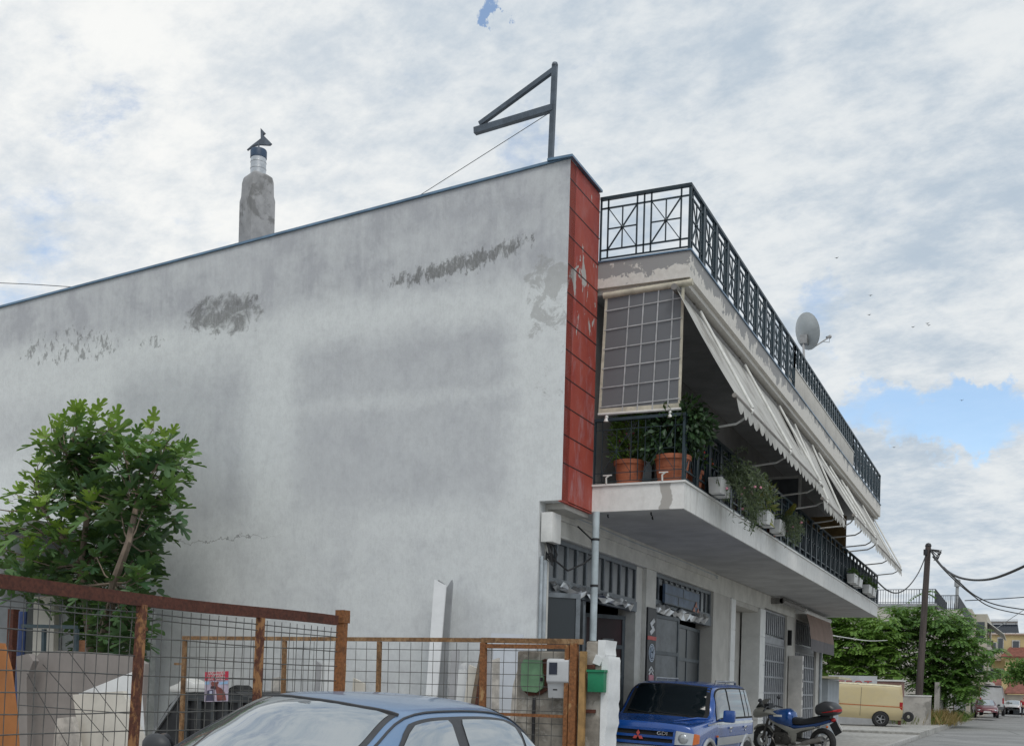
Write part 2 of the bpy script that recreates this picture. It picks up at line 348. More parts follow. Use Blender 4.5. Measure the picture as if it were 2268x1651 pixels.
M_black = mat('black_interior', (.012, .013, .014), .9, .2, 3)
M_alu = mat('brushed_aluminium', (.55, .56, .57), .32, .12, 8, metal=.9, bump=.05)
M_whiteplastic = mat('white_plastic', (.66, .66, .64), .45, .1, 5, bump=.05)
M_greyplastic = mat('grey_pipe_plastic', (.36, .40, .43), .45, .2, 4, bump=.05)
M_cable = mat('black_rubber_cable', (.02, .02, .022), .6, .2, 9, bump=0)
M_terra = mat('terracotta', (.36, .115, .055), .75, .2, 5)
M_whiteiron = mat('white_painted_iron', (.66, .66, .63), .45, .12, 8, bump=.05)
B = thing('apartment_building', 'two storey building with a long weathered blank side wall and red corner strip', 'building', (XG, FY0, 0))
ZP = lambda x: 9.15 - .0728 * (XF - x)
b = MB(); xs = -27.
b.prism([(xs, FY0, 0), (XG, FY0, 0), (XG, FY0, 4.285), (XF, FY0, 4.285), (XF, FY0, 9.15), (xs, FY0, ZP(xs))], (0, .24, 0)); b.build('side_wall', M_side, B)
b = MB(); b.bar((xs, FY0 + .11, ZP(xs) + .018), (XF - .02, FY0 + .11, 9.167), .28, .035); b.bx(XF - .34, XF + .05, FY0 - .06, Y1 - .02, 9.152, 9.186); b.build('wall_coping', M_flash, B)
b = MB(); b.bx(XF - .3, XF - .05, FY0 + .245, Y1 - .004, 4.29, 9.15)
b.bx(XG, XF - .05, FY0 + .245, Y1 - .004, 4.2, 4.285)
gz = [8.87 - .405 * k for k in range(11)]
b2 = MB(); ed = [9.148] + gz + [4.262]
for a, c in zip(ed[:-1], ed[1:]): b2.bx(XF - .05, XF, FY0 + .002, Y1, c + .007, a - .007)
b2.bx(XF - .052, XF - .02, FY0 + .02, Y1 - .01, 4.28, 9.14)
b.build('corner_pier', M_wallgrey, B); rp = b2.build('red_panel', M_red, B)
b = MB()
for z in gz: b.bx(XF - .06, XF + .004, FY0 + .001, Y1 + .01, z - .007, z + .007)
b.build('groove_strip', mat('dark_groove_metal', (.03, .02, .022), .6), rp)
# slabs
b = MB(); b.bx(XG + .005, XB, Y1, YE, 4.295, 4.68); b.bx(XG, XF, FY0 + .25, Y1, 4.285, 4.3); s1 = b.build('balcony_slab', M_fascia, B)
b = MB(); b.bx(XG + .01, XB - .02, Y1 + .02, YE - .02, 4.287, 4.296); b.build('soffit', M_under, s1)
b = MB(); b.bx(XF, XB + .025, Y1 - .025, YE + .02, 4.682, 4.712); b.build('slab_edging', M_marble, s1)
b = MB()
for x, y in ((-5.9, 16.25), (-5.2, 16.22), (-5.3, 16.6)): b.tube([(x, y, 4.3), (x, y, 4.25), (x + .02, y - .03, 4.235)], .012, 6)
b.build('soffit_hook', M_cable, s1)
b = MB(); b.bx(XF - .3, XB, Y1, YE + .1, 7.70, 8.09); b.bx(XF - .3, XB - .06, Y1 + .07, YE + .05, 7.62, 7.70); s2 = b.build('roof_slab', M_peel, B)
b = MB(); b.bx(XF, XB + .02, Y1 - .02, YE + .12, 8.092, 8.115); b.build('slab_flashing', M_flash, s2)
b = MB(); b.bx(XB - .16, XB - .004, 24.3, 33.2, 8.117, 8.56); b.build('parapet_wall', M_wallgrey, B, bevel=.01)
b = MB(); b.bx(XB - .17, XB + .01, 24.29, 33.21, 8.562, 8.58); b.build('parapet_capping', M_marble, B)
# body behind the facade
b = MB(); b.bx(XF - .32, XF - .12, Y1, YE - .02, 4.713, 7.62); b.build('upper_facade_wall', mat('brown_grey_facade_paint', (.27, .26, .255), .85, .12, 2), B)
b = MB(); b.bx(XF - .1, -4.98, Y1 + .1, YE - .05, 7.608, 7.619); b.build('ceiling_shade_sheet', mat('ceiling_shade_grey', (.42, .425, .43), .9, .12, 2), B)  # grey sheet added under the roof slab; its colour stands for balcony shade
b = MB(); b.bx(xs, XF - .33, YE - .26, YE - .02, 0, 8.1); b.bx(xs, xs + .2, FY0 + .25, YE - .27, 0, 7.6); b.build('rear_wall', M_wallgrey, B)
b = MB(); b.bx(xs + .21, XF - .33, FY0 + .25, YE - .27, 7.3, 7.6); b.build('roof_deck', M_under, B)
for k, (ya, yb) in enumerate(((17.6, 19.4), (21.0, 22.4), (25.6, 27.6), (30.2, 32.2), (35.0, 37.2))):
    b = MB(); x = XF - .115; b.bx(x, x + .05, ya, ya + .07, 4.713, 6.95); b.bx(x, x + .05, yb - .07, yb, 4.713, 6.95); b.bx(x, x + .05, ya + .07, yb - .07, 6.88, 6.95); b.bx(x, x + .05, (ya + yb) / 2 - .04, (ya + yb) / 2 + .04, 4.713, 6.88)
    d = b.build('balcony_door', mat('brown_door_frame', (.10, .055, .04), .5), B)
    b = MB(); b.bx(x + .005, x + .02, ya + .075, (ya + yb) / 2 - .045, 4.72, 6.875); b.bx(x + .005, x + .02, (ya + yb) / 2 + .045, yb - .075, 4.72, 6.875); b.build('glass_pane', M_pane, d)
b = MB(); b.bx(XF - .11, XF + 1.15, 34.1, 34.18, 4.72, 6.9); b.build('partition_screen', mat('ochre_screen', (.30, .20, .09), .8), B)
b = MB()
for z in (4.75, 5.9, 6.75): b.bx(XF - .1, XF + 1.12, 26.93, 26.98, z - .03, z + .03)
for x in (XF - .08, XF + 1.1): b.bx(x - .03, x + .03, 26.925, 26.985, 4.72, 6.8)
ps = b.build('partition_frame', M_whiteiron, B)
b = MB(); b.bx(XF - .05, XF + 1.07, 26.95, 26.96, 4.78, 6.72); b.build('partition_glass', mat('frosted_partition', (.09, .10, .11), .4), ps)
# railings
def lattice(b, p, d, n, unit, zb, zt, pw=.45, r=.011, node=True):
    d = Vector(d); zl1 = zt - .15; zl0 = zb + .17
    P = lambda s, z: Vector((p[0], p[1], 0)) + d * s + Vector((0, 0, z))
    tot = n * unit
    for z in (zb + .045, zl0, zl1): b.bar(P(0, z), P(tot, z), r * 2)
    for k in range(n):
        a = k * unit + (unit - pw) / 2; c = a + pw; m = (a + c) / 2; zm = (zl0 + zl1) / 2
        for s in (a, c): b.bar(P(s, zb + .045), P(s, zt), r * 2)
        if k: b.bar(P(k * unit, zb + .045), P(k * unit, zt), r * 2)
        b.bar(P(m, zl0), P(m, zl1), r * 1.6); b.bar(P(a, zm), P(c, zm), r * 1.6)
        b.bar(P(a, zl0), P(c, zl1), r * 1.7); b.bar(P(a, zl1), P(c, zl0), r * 1.3)
        if node: b.ball(P(m, zm), .032, 8)
def railing(name, zb, zt, ya, yb, near=True, far=False, unit=.72, par=B, mt=M_dkmetal, small=False):
    x = XB - .035; b = MB(); ys = ya + .03
    b.bar((x, ya, zt), (x, yb, zt), .06, .045)
    if near: b.bar((XF + .005, Y1 + .03, zt), (x + .03, Y1 + .03, zt), .06, .045)
    if far: b.bar((XF, yb, zt), (x + .03, yb, zt), .06, .045)
    r_ = b.build(name, mt, par)
    n = max(1, round((yb - ya) / unit)); un = (yb - ya) / n
    b = MB(); lattice(b, (x, ya), (0, 1, 0), n, un, zb, zt, .45 if not small else .3, .012); b.build('lattice', mt, r_)
    b = MB()
    for k in range(0, n + 1): b.bx(x - .012, x + .026, ya + k * un - (.05 if 0 < k < n else .02), ya + k * un + (.05 if 0 < k < n else .02), zb, zt - .024)
    b.build('post', mt, r_)
    if near:
        b = MB(); lattice(b, (XF + .02, Y1 + .03), (1, 0, 0), 2, (x - XF - .04) / 2, zb, zt, .46, .011 if zb > 6 else .005, zb > 6); b.build('lattice', mt, r_)
        b = MB(); b.bx(XF + .004, XF + .03, Y1 + .015, Y1 + .045, zb, zt - .024); b.build('post', mt, r_)
    if far:
        b = MB(); lattice(b, (XF + .02, yb), (1, 0, 0), 2, (x - XF - .04) / 2, zb, zt, .46); b.build('lattice', mt, r_)
    return r_
railing('roof_railing', 8.115, 9.07, Y1 + .03, 24.3, True)
railing('roof_railing', 8.58, 9.07, 24.3, 33.2, False, False, .36, small=True)
railing('roof_railing', 8.115, 9.07, 33.2, YE, False, True)
railing('balcony_railing', 4.712, 5.69, Y1 + .03, YE, True, True)
b = MB(); b.bx(XB - .085, XB - .078, 23.6, 38.5, 4.78, 5.60); b.build('railing_screen', mat('dark_blue_screen_cloth', (.012, .022, .034), .8, .35, 1.5, stretch=(1, 4, .3)), B)
# chimney
b = MB(); cxm, cym = onY(570, 450, FY0 + .6).x, FY0 + .6
sq = lambda h, z: [(cxm + i * h, cym + j * h, z) for i, j in ((-1, -1), (1, -1), (1, 1), (-1, 1))]
rings = [sq(.222, 7.2), sq(.222, 9.70), sq(.205, 9.79), sq(.198, 10.02), sq(.18, 10.11), sq(.11, 10.17)]
vs = [p for r_ in rings for p in r_]; fs = [(i * 4 + j, i * 4 + (j + 1) % 4, i * 4 + 4 + (j + 1) % 4, i * 4 + 4 + j) for i in range(5) for j in range(4)] + [(20, 21, 22, 23)]
rot = Matrix.Rotation(R(-24), 3, 'Z'); cc = Vector((cxm, cym, 0)); vs = [rot @ (Vector(p) - cc) + cc for p in vs]
b.add(vs, fs); ch = b.build('chimney', mat('grey_chimney_render', (.31, .31, .315), .9, .22, 2.6, col2=(.19, .19, .19), amt=.3), B, bevel=.02)
b = MB(); b.lathe([(.13, 10.12), (.13, 10.24), (.136, 10.245), (.136, 10.26), (.13, 10.265), (.13, 10.35), (.136, 10.355), (.136, 10.37), (.13, 10.375), (.13, 10.44)], (cxm, cym, 0), 20); b.build('flue_pipe', M_alu, ch)
b = MB(); b.lathe([(.125, 10.43), (.138, 10.435), (.138, 10.56), (.13, 10.575), (0, 10.575)], (cxm, cym, 0), 20); b.build('flue_cap', mat('sooty_blue_cap', (.03, .06, .11), .5), ch)
b = MB(); dv = Vector((1, .15, 0)).normalized(); P = lambda s, z: Vector((cxm, cym, 0)) + dv * s * .74 + Vector((0, 0, 10.61 + (z - 11.18) * .66))
b.prism([P(-.31, 11.18), P(-.2, 11.27), P(.04, 11.43), P(.03, 11.70), P(.14, 11.57), P(.09, 11.53), P(.12, 11.49), P(.31, 11.28), P(.26, 11.24), P(-.02, 11.29), P(-.15, 11.27)], (-.01, .05, 0))
b.tube([(cxm, cym, 10.57), (cxm, cym, 10.7)], .012, 6); b.build('wind_vane', mat('grey_sheet_vane', (.12, .14, .17), .5, metal=.4), ch)
# ground floor: beam, piers, entry
b = MB(); b.bx(XG - .4, XG, FY0 + .245, 30.2, 3.86, 4.285); b.bx(XG - .4, XG, 30.2, YE - .27, 3.92, 4.285); b.bx(XG, XG + .035, FY0 + .25, 24.8, 4.12, 4.286); b.bx(XG, XG + .02, FY0 + .25, 24.8, 3.865, 3.90); b.build('lintel_beam', M_white, B)
b = MB()
b.bx(XG - .4, XG, FY0 + .245, 15.25, .1, 3.858); b.bx(XG - .4, XG - .06, 19.5, 19.86, .1, 3.858); b.bx(XG - .4, XG + .015, 19.862, 20.46, .1, 3.858)
b.build('pier', M_white, B)
b = MB(); b.bx(XG - .4, XG, 24.8, 26.3, .1, 3.858); b.bx(XG - .4, XG, 26.3, 26.35, .1, 3.858); b.bx(XG - .62, XG - .5, 26.3, 29.6, .1, 3.73); b.bx(XG - .5, XG - .46, 26.7, 26.75, .1, 3.73); b.bx(XG - .6, XG - .02, 26.72, 29.55, 3.74, 3.858); b.bx(XG - .4, XG - .01, 30.1, 30.25, .1, 3.9); b.bx(XG - .4, XG - .01, 33.4, 34.75, .1, 3.918); b.bx(XG - .4, XG - .01, 38.55, YE - .27, .1, 3.918)
b.build('pier', M_wallgrey, B)
for ya, yb in ((26.35, 26.72), (29.55, 30.1)):
    b = MB()
    for k in range(5): b.bx(XG - .45, XG + .045, ya - .03, yb + .03, .16 + k * .74, .16 + k * .74 + .722)
    b.bx(XG - .44, XG + .03, ya - .02, yb + .02, .16, 3.84)
    b.build('marble_pilaster', M_marble, B)
b = MB(); b.tube([(XG + .02, FY0 + .3 + i * .9, 4.20 + .012 * math.sin(i * 2.1)) for i in range(12)], .016, 6); b.tube([(XG + .03, FY0 + .3 + i * 1.1, 4.235 + .01 * math.sin(i * 1.3)) for i in range(10)], .012, 6); b.build('conduit', M_greyplastic, B)
# interior seen through open shop doors
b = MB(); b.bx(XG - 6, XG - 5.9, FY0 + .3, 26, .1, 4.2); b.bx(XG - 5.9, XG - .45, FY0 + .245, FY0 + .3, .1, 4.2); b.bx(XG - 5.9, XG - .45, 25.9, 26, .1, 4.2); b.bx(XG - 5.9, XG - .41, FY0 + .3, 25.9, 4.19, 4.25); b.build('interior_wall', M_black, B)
def transom(ya, yb, z0, z1, n, x=XG - .12, md=M_door, mp=M_pane, zh=None):
    b = MB(); b.bx(x, x + .06, ya, yb, z1 - .07, z1); b.bx(x, x + .06, ya, yb, z0, z0 + .05)
    for k in range(n + 1):
        y = ya + .03 + (yb - ya - .06) * k / n; b.bx(x + .002, x + .058, y - .028, y + .028, z0 + .05, z1 - .07)
    b.bx(x - .02, x + .08, ya, yb, zh, z0 - .002)
    t_ = b.build('shop_door', md, B)
    b = MB(); b.bx(x + .02, x + .03, ya + .03, yb - .03, z0 + .05, z1 - .07); b.build('transom_glass', mp, t_); return t_
def leaf(par, p0, p1, z0, z1, cols, rows, md=M_doorD, mp=M_pane, name='door_leaf', fw=.07):      # framed leaf between two plan points
    p0 = Vector((*p0, 0)); p1 = Vector((*p1, 0)); d = (p1 - p0); l = d.length; d /= l; nr = Vector((d.y, -d.x, 0)); b = MB()
    Q = lambda s, z, o=0: p0 + d * s + Vector((0, 0, z)) + nr * o
    for k in range(cols + 1):
        s = fw / 2 + (l - fw) * k / cols; b.bar(Q(s, z0), Q(s, z1), fw, .045, up=nr)
    for k in range(rows + 1):
        z = z0 + fw / 2 + (z1 - z0 - fw) * k / rows; b.bar(Q(0, z, .003), Q(l, z, .003), .045, fw, up=(0, 0, 1))
    o = b.build(name, md, par); b = MB()
    b.bar(Q(.02, (z0 + z1) / 2), Q(l - .02, (z0 + z1) / 2), .012, z1 - z0 - .03); b.build('leaf_pane', mp, o); return o
d1 = transom(15.27, 19.5, 3.21, 3.86, 10, zh=3.03)
leaf(d1, (XG - .1, 15.3), (XG + .32, 15.72), .2, 3.02, 1, 3, M_door, M_pane); leaf(d1, (XG - .1, 16.3), (XG + .25, 16.1), .2, 2.95, 1, 3, M_door, M_pane)
l3 = leaf(d1, (XG - 1.6, 16.9), (XG - .25, 19.45), .2, 2.95, 3, 5, M_doorD, mat('dim_interior_red', (.028, .006, .008), .6, .5, 1.2))
b = MB(); rng = random.Random(3)
for k, (s, z, cw, chh) in enumerate(((.85, 2.15, .12, .5), (.85, 1.55, .12, .45), (.86, .95, .13, .5), (.62, 1.0, .16, .4), (.85, .4, .14, .4), (.64, .45, .2, .3))):
    p = Vector((XG - 1.6 + 1.35 * s + .03, 16.9 + 2.55 * s, z + .12)); b.box(p, (.02, cw * 2.2, chh), Matrix.Rotation(-R(27.9), 3, 'Z'))
b.build('reflective_pane', M_paneL, l3)
d2 = transom(20.46, 24.8, 3.31, 3.86, 11, zh=3.09)
leaf(d2, (XG - .1, 20.5), (XG + .02, 22.0), .2, 3.08, 1, 4, M_doorD, M_paneL); leaf(d2, (XG - .12, 22.05), (XG - .3, 24.75), .2, 3.0, 2, 4, M_doorD, mat('dim_grey_pane', (.03, .036, .04), .4, .3, 2))
M_foil = mat('crumpled_foil', (.55, .56, .57), .33, .1, 4, metal=.95, bump=0)
def foil(par, ya, yb, z0, z1, seed, n):
    rng = random.Random(seed); b = MB(); rows = []
    for i in range(n + 1):
        y = ya + (yb - ya) * i / n; dz = rng.uniform(-.03, .03)
        rows.append([(XG - .03 + rng.uniform(0, .07), y + rng.uniform(-.03, .03), z0 + dz + rng.uniform(-.05, .04)), (XG + rng.uniform(.0, .1), y + rng.uniform(-.08, .08), (z0 + z1) / 2 + dz), (XG - .03 + rng.uniform(0, .05), y, z1 + dz + rng.uniform(-.08, .02))])
    b.grid(rows, False); b.build('foil_strip', M_foil, par, fix=False)
foil(d1, 15.35, 19.1, 3.06, 3.2, 5, 26); foil(d2, 20.5, 24.1, 3.1, 3.3, 8, 22)
def slat_door(ya, yb, ztop, zmid, nm):
    x = XG - .12; b = MB(); b.bx(x, x + .05, ya, yb, zmid - .2, zmid); b.bx(x, x + .05, ya, ya + .06, .16, ztop); b.bx(x, x + .05, yb - .06, yb, .16, ztop); b.bx(x, x + .05, ya + .06, yb - .06, ztop - .05, ztop)
    zr = [.16 + (zmid - .26 - .16) * q for q in (0, .36, .52, .68, .84, 1.0)]
    for z in zr: b.bx(x, x + .052, ya + .06, yb - .06, z, z + .05)
    o = b.build('shop_door', mat('light_grey_steel', (.26, .27, .29), .45, .2, 4), B); b = MB(); n = 11
    for k in range(n):
        y = ya + .1 + (yb - ya - .2) * (k + .5) / n
        for a, c in [(zmid + .002, ztop - .05)] + list(zip(zr[:-1], zr[1:])): b.bx(x + .004, x + .04, y - .055, y + .055, a + .05, c)
    b.build('slat', mat('light_grey_steel', (.26, .27, .29)), o); b = MB(); b.bx(x - .02, x, ya + .05, yb - .05, .16, ztop - .05); b.build('backing', M_pane, o); return o
slat_door(30.25, 33.4, 3.9, 3.2, 1); slat_door(34.75, 38.55, 3.9, 3.15, 2)
# wall of the corner: cable box, pipes
b = MB(); b.bx(XG + .02, XG + .2, 14.86, 15.2, 3.7, 4.13); cb = b.build('junction_box', M_whiteplastic, B, bevel=.015)
b = MB(); rng = random.Random(11)
for k in range(7):
    y0_ = 14.9 + .04 * k; b.tube([(XG + .1, y0_, 3.7), (XG + .14 + rng.uniform(-.04, .06), y0_ + rng.uniform(-.05, .1), 3.55), (XG + .12, y0_ + rng.uniform(-.1, .15), 3.42 + rng.uniform(-.05, .08)), (XG + .05, 15.02, 3.5 + rng.uniform(-.05, .1)), (XG + .06, 15.0, 3.3)], .012, 6)
b.tube([(XG + .1, 15.1, 3.5), (XG + .2, 15.5, 3.35), (XG + .3, 15.9, 3.5), (XG + .36, 16.2, 3.66), (XG + .3, 16.2, 3.9), (XG + .1, 16.1, 4.1)], .014, 6)
b.build('cable', M_cable, cb)
b = MB(); b.tube([(XG + .05, 14.98, 3.45), (XG + .05, 14.98, .15)], .035, 10); b.tube([(XG + .04, 14.88, 3.5), (XG + .04, 14.88, .15)], .022, 10); b.build('conduit', M_greyplastic, B)
b = MB(); b.tube([(XF + .1, 15.98, 4.285), (XF + .1, 15.98, .15)], .055, 12); dp = b.build('downpipe', mat('pale_blue_grey_pipe', (.40, .46, .49), .45, .2, 2.5), B)
b = MB()
for z in (3.85, 3.15, 2.3, 1.5): b.lathe([(.058, z), (.064, z + .005), (.064, z + .03), (.058, z + .035)], (XF + .1, 15.98, 0), 12)
b.build('pipe_clamp', M_cable, dp)
b = MB(); b.tube([(XG + .04, 39.2, 4.28), (XG + .04, 39.2, .15)], .045, 8); b.build('downpipe', M_greyplastic, B)
# roof mast with triangular frame and its guy wire
M_mast = mat('blue_grey_steel_mast', (.09, .11, .135), .45, .25, 4, metal=.4)
mast = thing('roof_mast', 'dark steel mast with triangular arm standing on the parapet corner', 'mast', (-6.47, 15.03, 9.1))
b = MB(); b.bar((-6.49, 15.03, 9.0), (-6.46, 15.03, 10.66), .07, .07); b.ball((-6.46, 15.03, 10.66), .05); b.build('upright', M_mast, mast)
b = MB(); b.bar((-6.47, 15.03, 10.04), (-7.74, 15.03, 9.93), .09, .09); b.bar((-6.46, 15.03, 10.6), (-7.66, 15.03, 10.02), .065, .065); b.build('arm', M_mast, mast)
pw = onY(918, 440, 15.03)
b = MB(); b.tube([(-6.52, 15.03, 9.98), pw], .005, 5); b.build('guy_wire', M_cable, mast)
# satellite dish on the roof railing
sd_ = thing('satellite_dish', 'white satellite dish fixed to the roof railing', 'satellite dish', (-4.72, 25.6, 9.05))
nrm = (R0 * .85 + FW * .42 + U0 * .3).normalized(); sdv = nrm.cross(Vector((0, 0, 1))).normalized(); upv = sdv.cross(nrm)
dc = onX(1789, 733, -4.75); rd = .42
b = MB(); rows = []
for i in range(7):
    rr = rd * i / 6; rows.append([dc + (sdv * math.cos(a * math.pi / 14) * .92 + upv * math.sin(a * math.pi / 14)) * rr + nrm * (.12 * (i / 6) ** 2 - .12) for a in range(29)])
b.grid(rows); rows2 = [[p - nrm * .012 for p in r_] for r_ in rows]; b.grid(rows2); b.build('dish', mat('pale_grey_dish', (.42, .44, .44), .5, .1, 3), sd_, fix=False)
lb = dc - upv * .40; lt = dc + nrm * .62 - upv * .22
b = MB(); b.tube([lb, lt], .016, 6); b.ball(lt, .045); b.bar(lt, lt - nrm * .1, .05); b.tube([lt, lt - upv * .12 - nrm * .05, lb + (lt - lb) * .6], .007, 5); b.build('feed_arm', mat('grey_feed_arm', (.3, .3, .3), .5), sd_)
b = MB(); b.tube([dc - nrm * .13 - upv * .15, dc - nrm * .2 - upv * .22, (-4.70, 25.55, 9.0), (-4.70, 25.55, 8.62)], .025, 8); b.box(dc - nrm * .16 - upv * .18, (.16, .2, .2)); b.build('mount', mat('grey_feed_arm', (.3, .3, .3), .5), sd_)
# roller blind at the near end of the balcony
bl = thing('roller_blind', 'transparent checked roller blind closing the near end of the balcony', 'blind', (-5.4, 16.1, 5.75))
t = NT('clear_vinyl_film'); t.fin((.27, .28, .30), .3); tp_ = t.node('ShaderNodeBsdfTransparent'); t.setin(tp_.inputs[0], (.62, .65, .68)); ms = t.node('ShaderNodeMixShader'); ms.inputs[0].default_value = .45
t.l.new(t.p.outputs[0], ms.inputs[1]); t.l.new(tp_.outputs[0], ms.inputs[2]); t.l.new(ms.outputs[0], t.n['Material Output'].inputs[0]); M_film = t.m
tl, tr, bl_, br = Vector((-5.96, 16.1, 7.56)), Vector((-4.76, 16.1, 7.58)), Vector((-6.02, 16.1, 5.79)), Vector((-4.77, 16.1, 5.78))
Q = lambda s, t_: (tl * (1 - s) + tr * s) * (1 - t_) + (bl_ * (1 - s) + br * s) * t_ + Vector((0, .002 * math.sin(s * 9 + t_ * 5), 0))
b = MB(); b.grid([[Q(s / 16, t_ / 20) for s in range(17)] for t_ in range(21)]); b.build('film', M_film, bl, fix=False)
b = MB()
for k in range(1, 5):
    s = .02 + k * .19 ; b.bar(Q(s + .1, 0) - Vector((0, .012, 0)), Q(s + .08, 1) - Vector((0, .012, 0)), .02, .004, up=(0, 1, 0))
for k in range(6): b.bar(Q(0, .115 + k * .165) - Vector((0, .016, 0)), Q(1, .09 + k * .165) - Vector((0, .016, 0)), .004, .016)
b.build('mesh_line', mat('white_reinforcing_thread', (.40, .41, .42), .6), bl)
b = MB(); b.bar(Q(0, 0), Q(0, 1), .04, .02, up=(0, 1, 0)); b.bar(Q(1, 0), Q(1, 1), .04, .02, up=(0, 1, 0)); b.bar(Q(0, .975), Q(1, .975), .02, .08); b.build('hem', mat('cream_canvas_hem', (.50, .47, .38), .8), bl)
b = MB(); b.tube([Q(-.04, -.02), Q(1.12, -.03)], .05, 10); b.build('roller', mat('cream_canvas_hem', (.5, .47, .38)), bl)
b = MB(); b.tube([Q(-.02, 1.0), Q(1.02, 1.0)], .022, 8)
for s in (.1, .9): b.ball(Q(s, 1.02) - Vector((0, .03, .02)), .03); b.tube([Q(s, 1.03) - Vector((0, .03, 0)), Q(s, 1.07) - Vector((0, .03, 0))], [.02, .045], 8)
b.build('bottom_bar', M_whiteplastic, bl)
# awnings
M_canvas = mat('cream_awning_canvas', (.44, .435, .41), .85, .14, 2.0, col2=(.30, .29, .265), amt=.35)
def awning(ya, yb, arms, label, zb=5.86, xb_=-3.9):
    a = thing('awning', label, 'awning', (XB, (ya + yb) / 2, 7.6), 'awnings over the balcony')
    b = MB(); n = max(4, int((yb - ya) * 3)); rows = []
    for i in range(n + 1):
        y = ya + (yb - ya) * i / n; rows.append([(-4.81 + (xb_ + 4.81) * q / 5, y, 7.5 + (zb + .03 - 7.5) * q / 5 - .07 * math.sin(math.pi * q / 5) * (.7 + .3 * math.sin(y * 2.1 + ya))) for q in range(6)])
    b.grid(rows); b.build('canvas', M_canvas, a, fix=False)
    b = MB(); b.tube([(-4.84, ya - .05, 7.53), (-4.84, yb + .05, 7.53)], .05, 8)
    for y in arms: b.bar((-4.84, y, 7.54), (-4.84, y, 7.61), .06, .05)
    b.build('roller_tube', mat('brown_grey_bracket', (.2, .19, .18), .6), a)
    b = MB(); b.tube([(xb_, ya - .06, zb), (xb_, yb + .06, zb)], .035, 8); b.build('front_bar', mat('grey_brown_bar', (.24, .22, .2), .6), a)
    b = MB(); m = max(6, int((yb - ya) / .09)); top = []; bot = []
    for i in range(m + 1):
        y = ya + (yb - ya) * i / m; top.append((xb_ + .02, y, zb - .02)); bot.append((xb_ + .03 + .012 * math.sin(y * 4), y, zb - .13 - .1 * abs(math.sin(math.pi * i / 4))))
    b.grid([top, bot], False); b.build('valance', M_canvas, a, fix=False)
    for y in arms:
        b = MB(); b.tube([(XB - .02, y + .05, 5.66), (xb_ - .22, y, 5.7), (xb_ - .1, y - .02, 5.76), (xb_, y - .04, zb - .01)], .018, 8); b.ball((xb_, y - .04, zb), .055); b.build('arm', M_whiteiron, a)
        b = MB(); b.tube([(-4.76, y + .12, 7.52), (xb_ + .03, y, zb + .06)], .024, 8); b.build('guide_rod', M_whiteiron, a)
    return a
awning(15.95, 23.4, (16.95, 20.0, 23.1), 'near cream awning with scalloped edge and three white arms over the balcony corner')
awning(24.3, 27.4, (24.8, 27.0), 'short cream awning, second from the near end of the balcony', 5.76, -4.02)
awning(27.65, 32.0, (27.9, 29.6, 31.6), 'cream awning in the middle of the balcony before the last one', 5.9, -3.84)
awning(32.25, 39.4, (32.6, 36.0, 39.1), 'farthest cream awning jutting past the end of the building', 5.85, -3.9)
# folded brown awning over the last shop
sa = thing('shop_awning', 'faded brown pull-down awning over the last shop door', 'awning', (XG, 36.6, 4.2))
b = MB(); b.tube([(XG + .3, 34.4, 4.12), (XG + .3, 39.2, 4.12)], .07, 8); b.bx(XG, XG + .35, 34.5, 34.56, 4.05, 4.2); b.bx(XG, XG + .35, 39.1, 39.16, 4.05, 4.2); b.build('roller_tube', M_whiteplastic, sa)
b = MB(); b.grid([[(XG + .32, y, 4.1), (XG + .42, y, 3.75), (XG + .48, y, 3.3)] for y in [34.6 + 4.5 * i / 10 for i in range(11)]]); b.build('canvas', mat('faded_brown_canvas', (.27, .19, .155), .85, .15, 2), sa, fix=False)
b = MB(); b.grid([[(XG + .481, y, 3.31), (XG + .485, y, 2.95)] for y in [34.6 + 4.5 * i / 10 for i in range(11)]]); b.build('valance', mat('grey_brown_valance', (.15, .14, .145), .85, .2, 2), sa, fix=False)
b = MB(); b.tube([(XG + .3, 31.0, 4.16), (XG + .3, 34.2, 4.16)], .075, 8); b.bx(XG, XG + .32, 31.0, 31.06, 4.08, 4.24); tag(b.build('rolled_awning', mat('brown_grey_bracket', (.2, .19, .18))), 'rolled up brown awning tube above the third shop door', 'awning')
# signs
sg = thing('shop_sign', 'small blue grey panel sign hung in front of the second shop transom', 'sign', (XG + .05, 22, 3.5))
b = MB(); b.bx(XG - .02, XG + .03, 21.0, 23.5, 3.32, 3.68); b.build('board', mat('faded_blue_board', (.085, .125, .19), .5, .35, 2.5), sg)
b = MB(); b.bx(XG + .031, XG + .036, 20.98, 23.5, 3.49, 3.51); b.bx(XG + .031, XG + .036, 20.96, 23.5, 3.68, 3.70); b.bx(XG + .031, XG + .036, 20.96, 23.5, 3.30, 3.32); b.bx(XG + .029, XG + .035, 22.25, 22.30, 3.51, 3.68); b.bx(XG + .029, XG + .035, 21.9, 21.95, 3.32, 3.49); b.build('sign_frame', M_doorD, sg)
b = MB()
for k in range(3): b.prism([(XG + .04, 22.95 + .16 * k - (.02 if k == 1 else 0), 3.29 + (.0 if k != 1 else .1)), (XG + .04, 23.15 + .16 * k, 3.29 + (.0 if k != 1 else .1)), (XG + .04, 23.05 + .16 * k, 3.39 + (.0 if k != 1 else .12))], (.006, 0, 0))
b.build('emblem', mat('faded_red_emblem', (.40, .17, .12), .6), sg)
vs_ = thing('vertical_sign', 'black vertical sign with white car emblems between the first two shop doors', 'sign', (XG + .02, 20.1, 1.6))
b = MB(); b.bx(XG + .018, XG + .05, 19.9, 20.42, .5, 3.15); b.build('board', mat('black_sign_board', (.012, .013, .016), .5), vs_)
xe = XG + .051; Pq = lambda y, z: (xe, 20.16 + y, z)
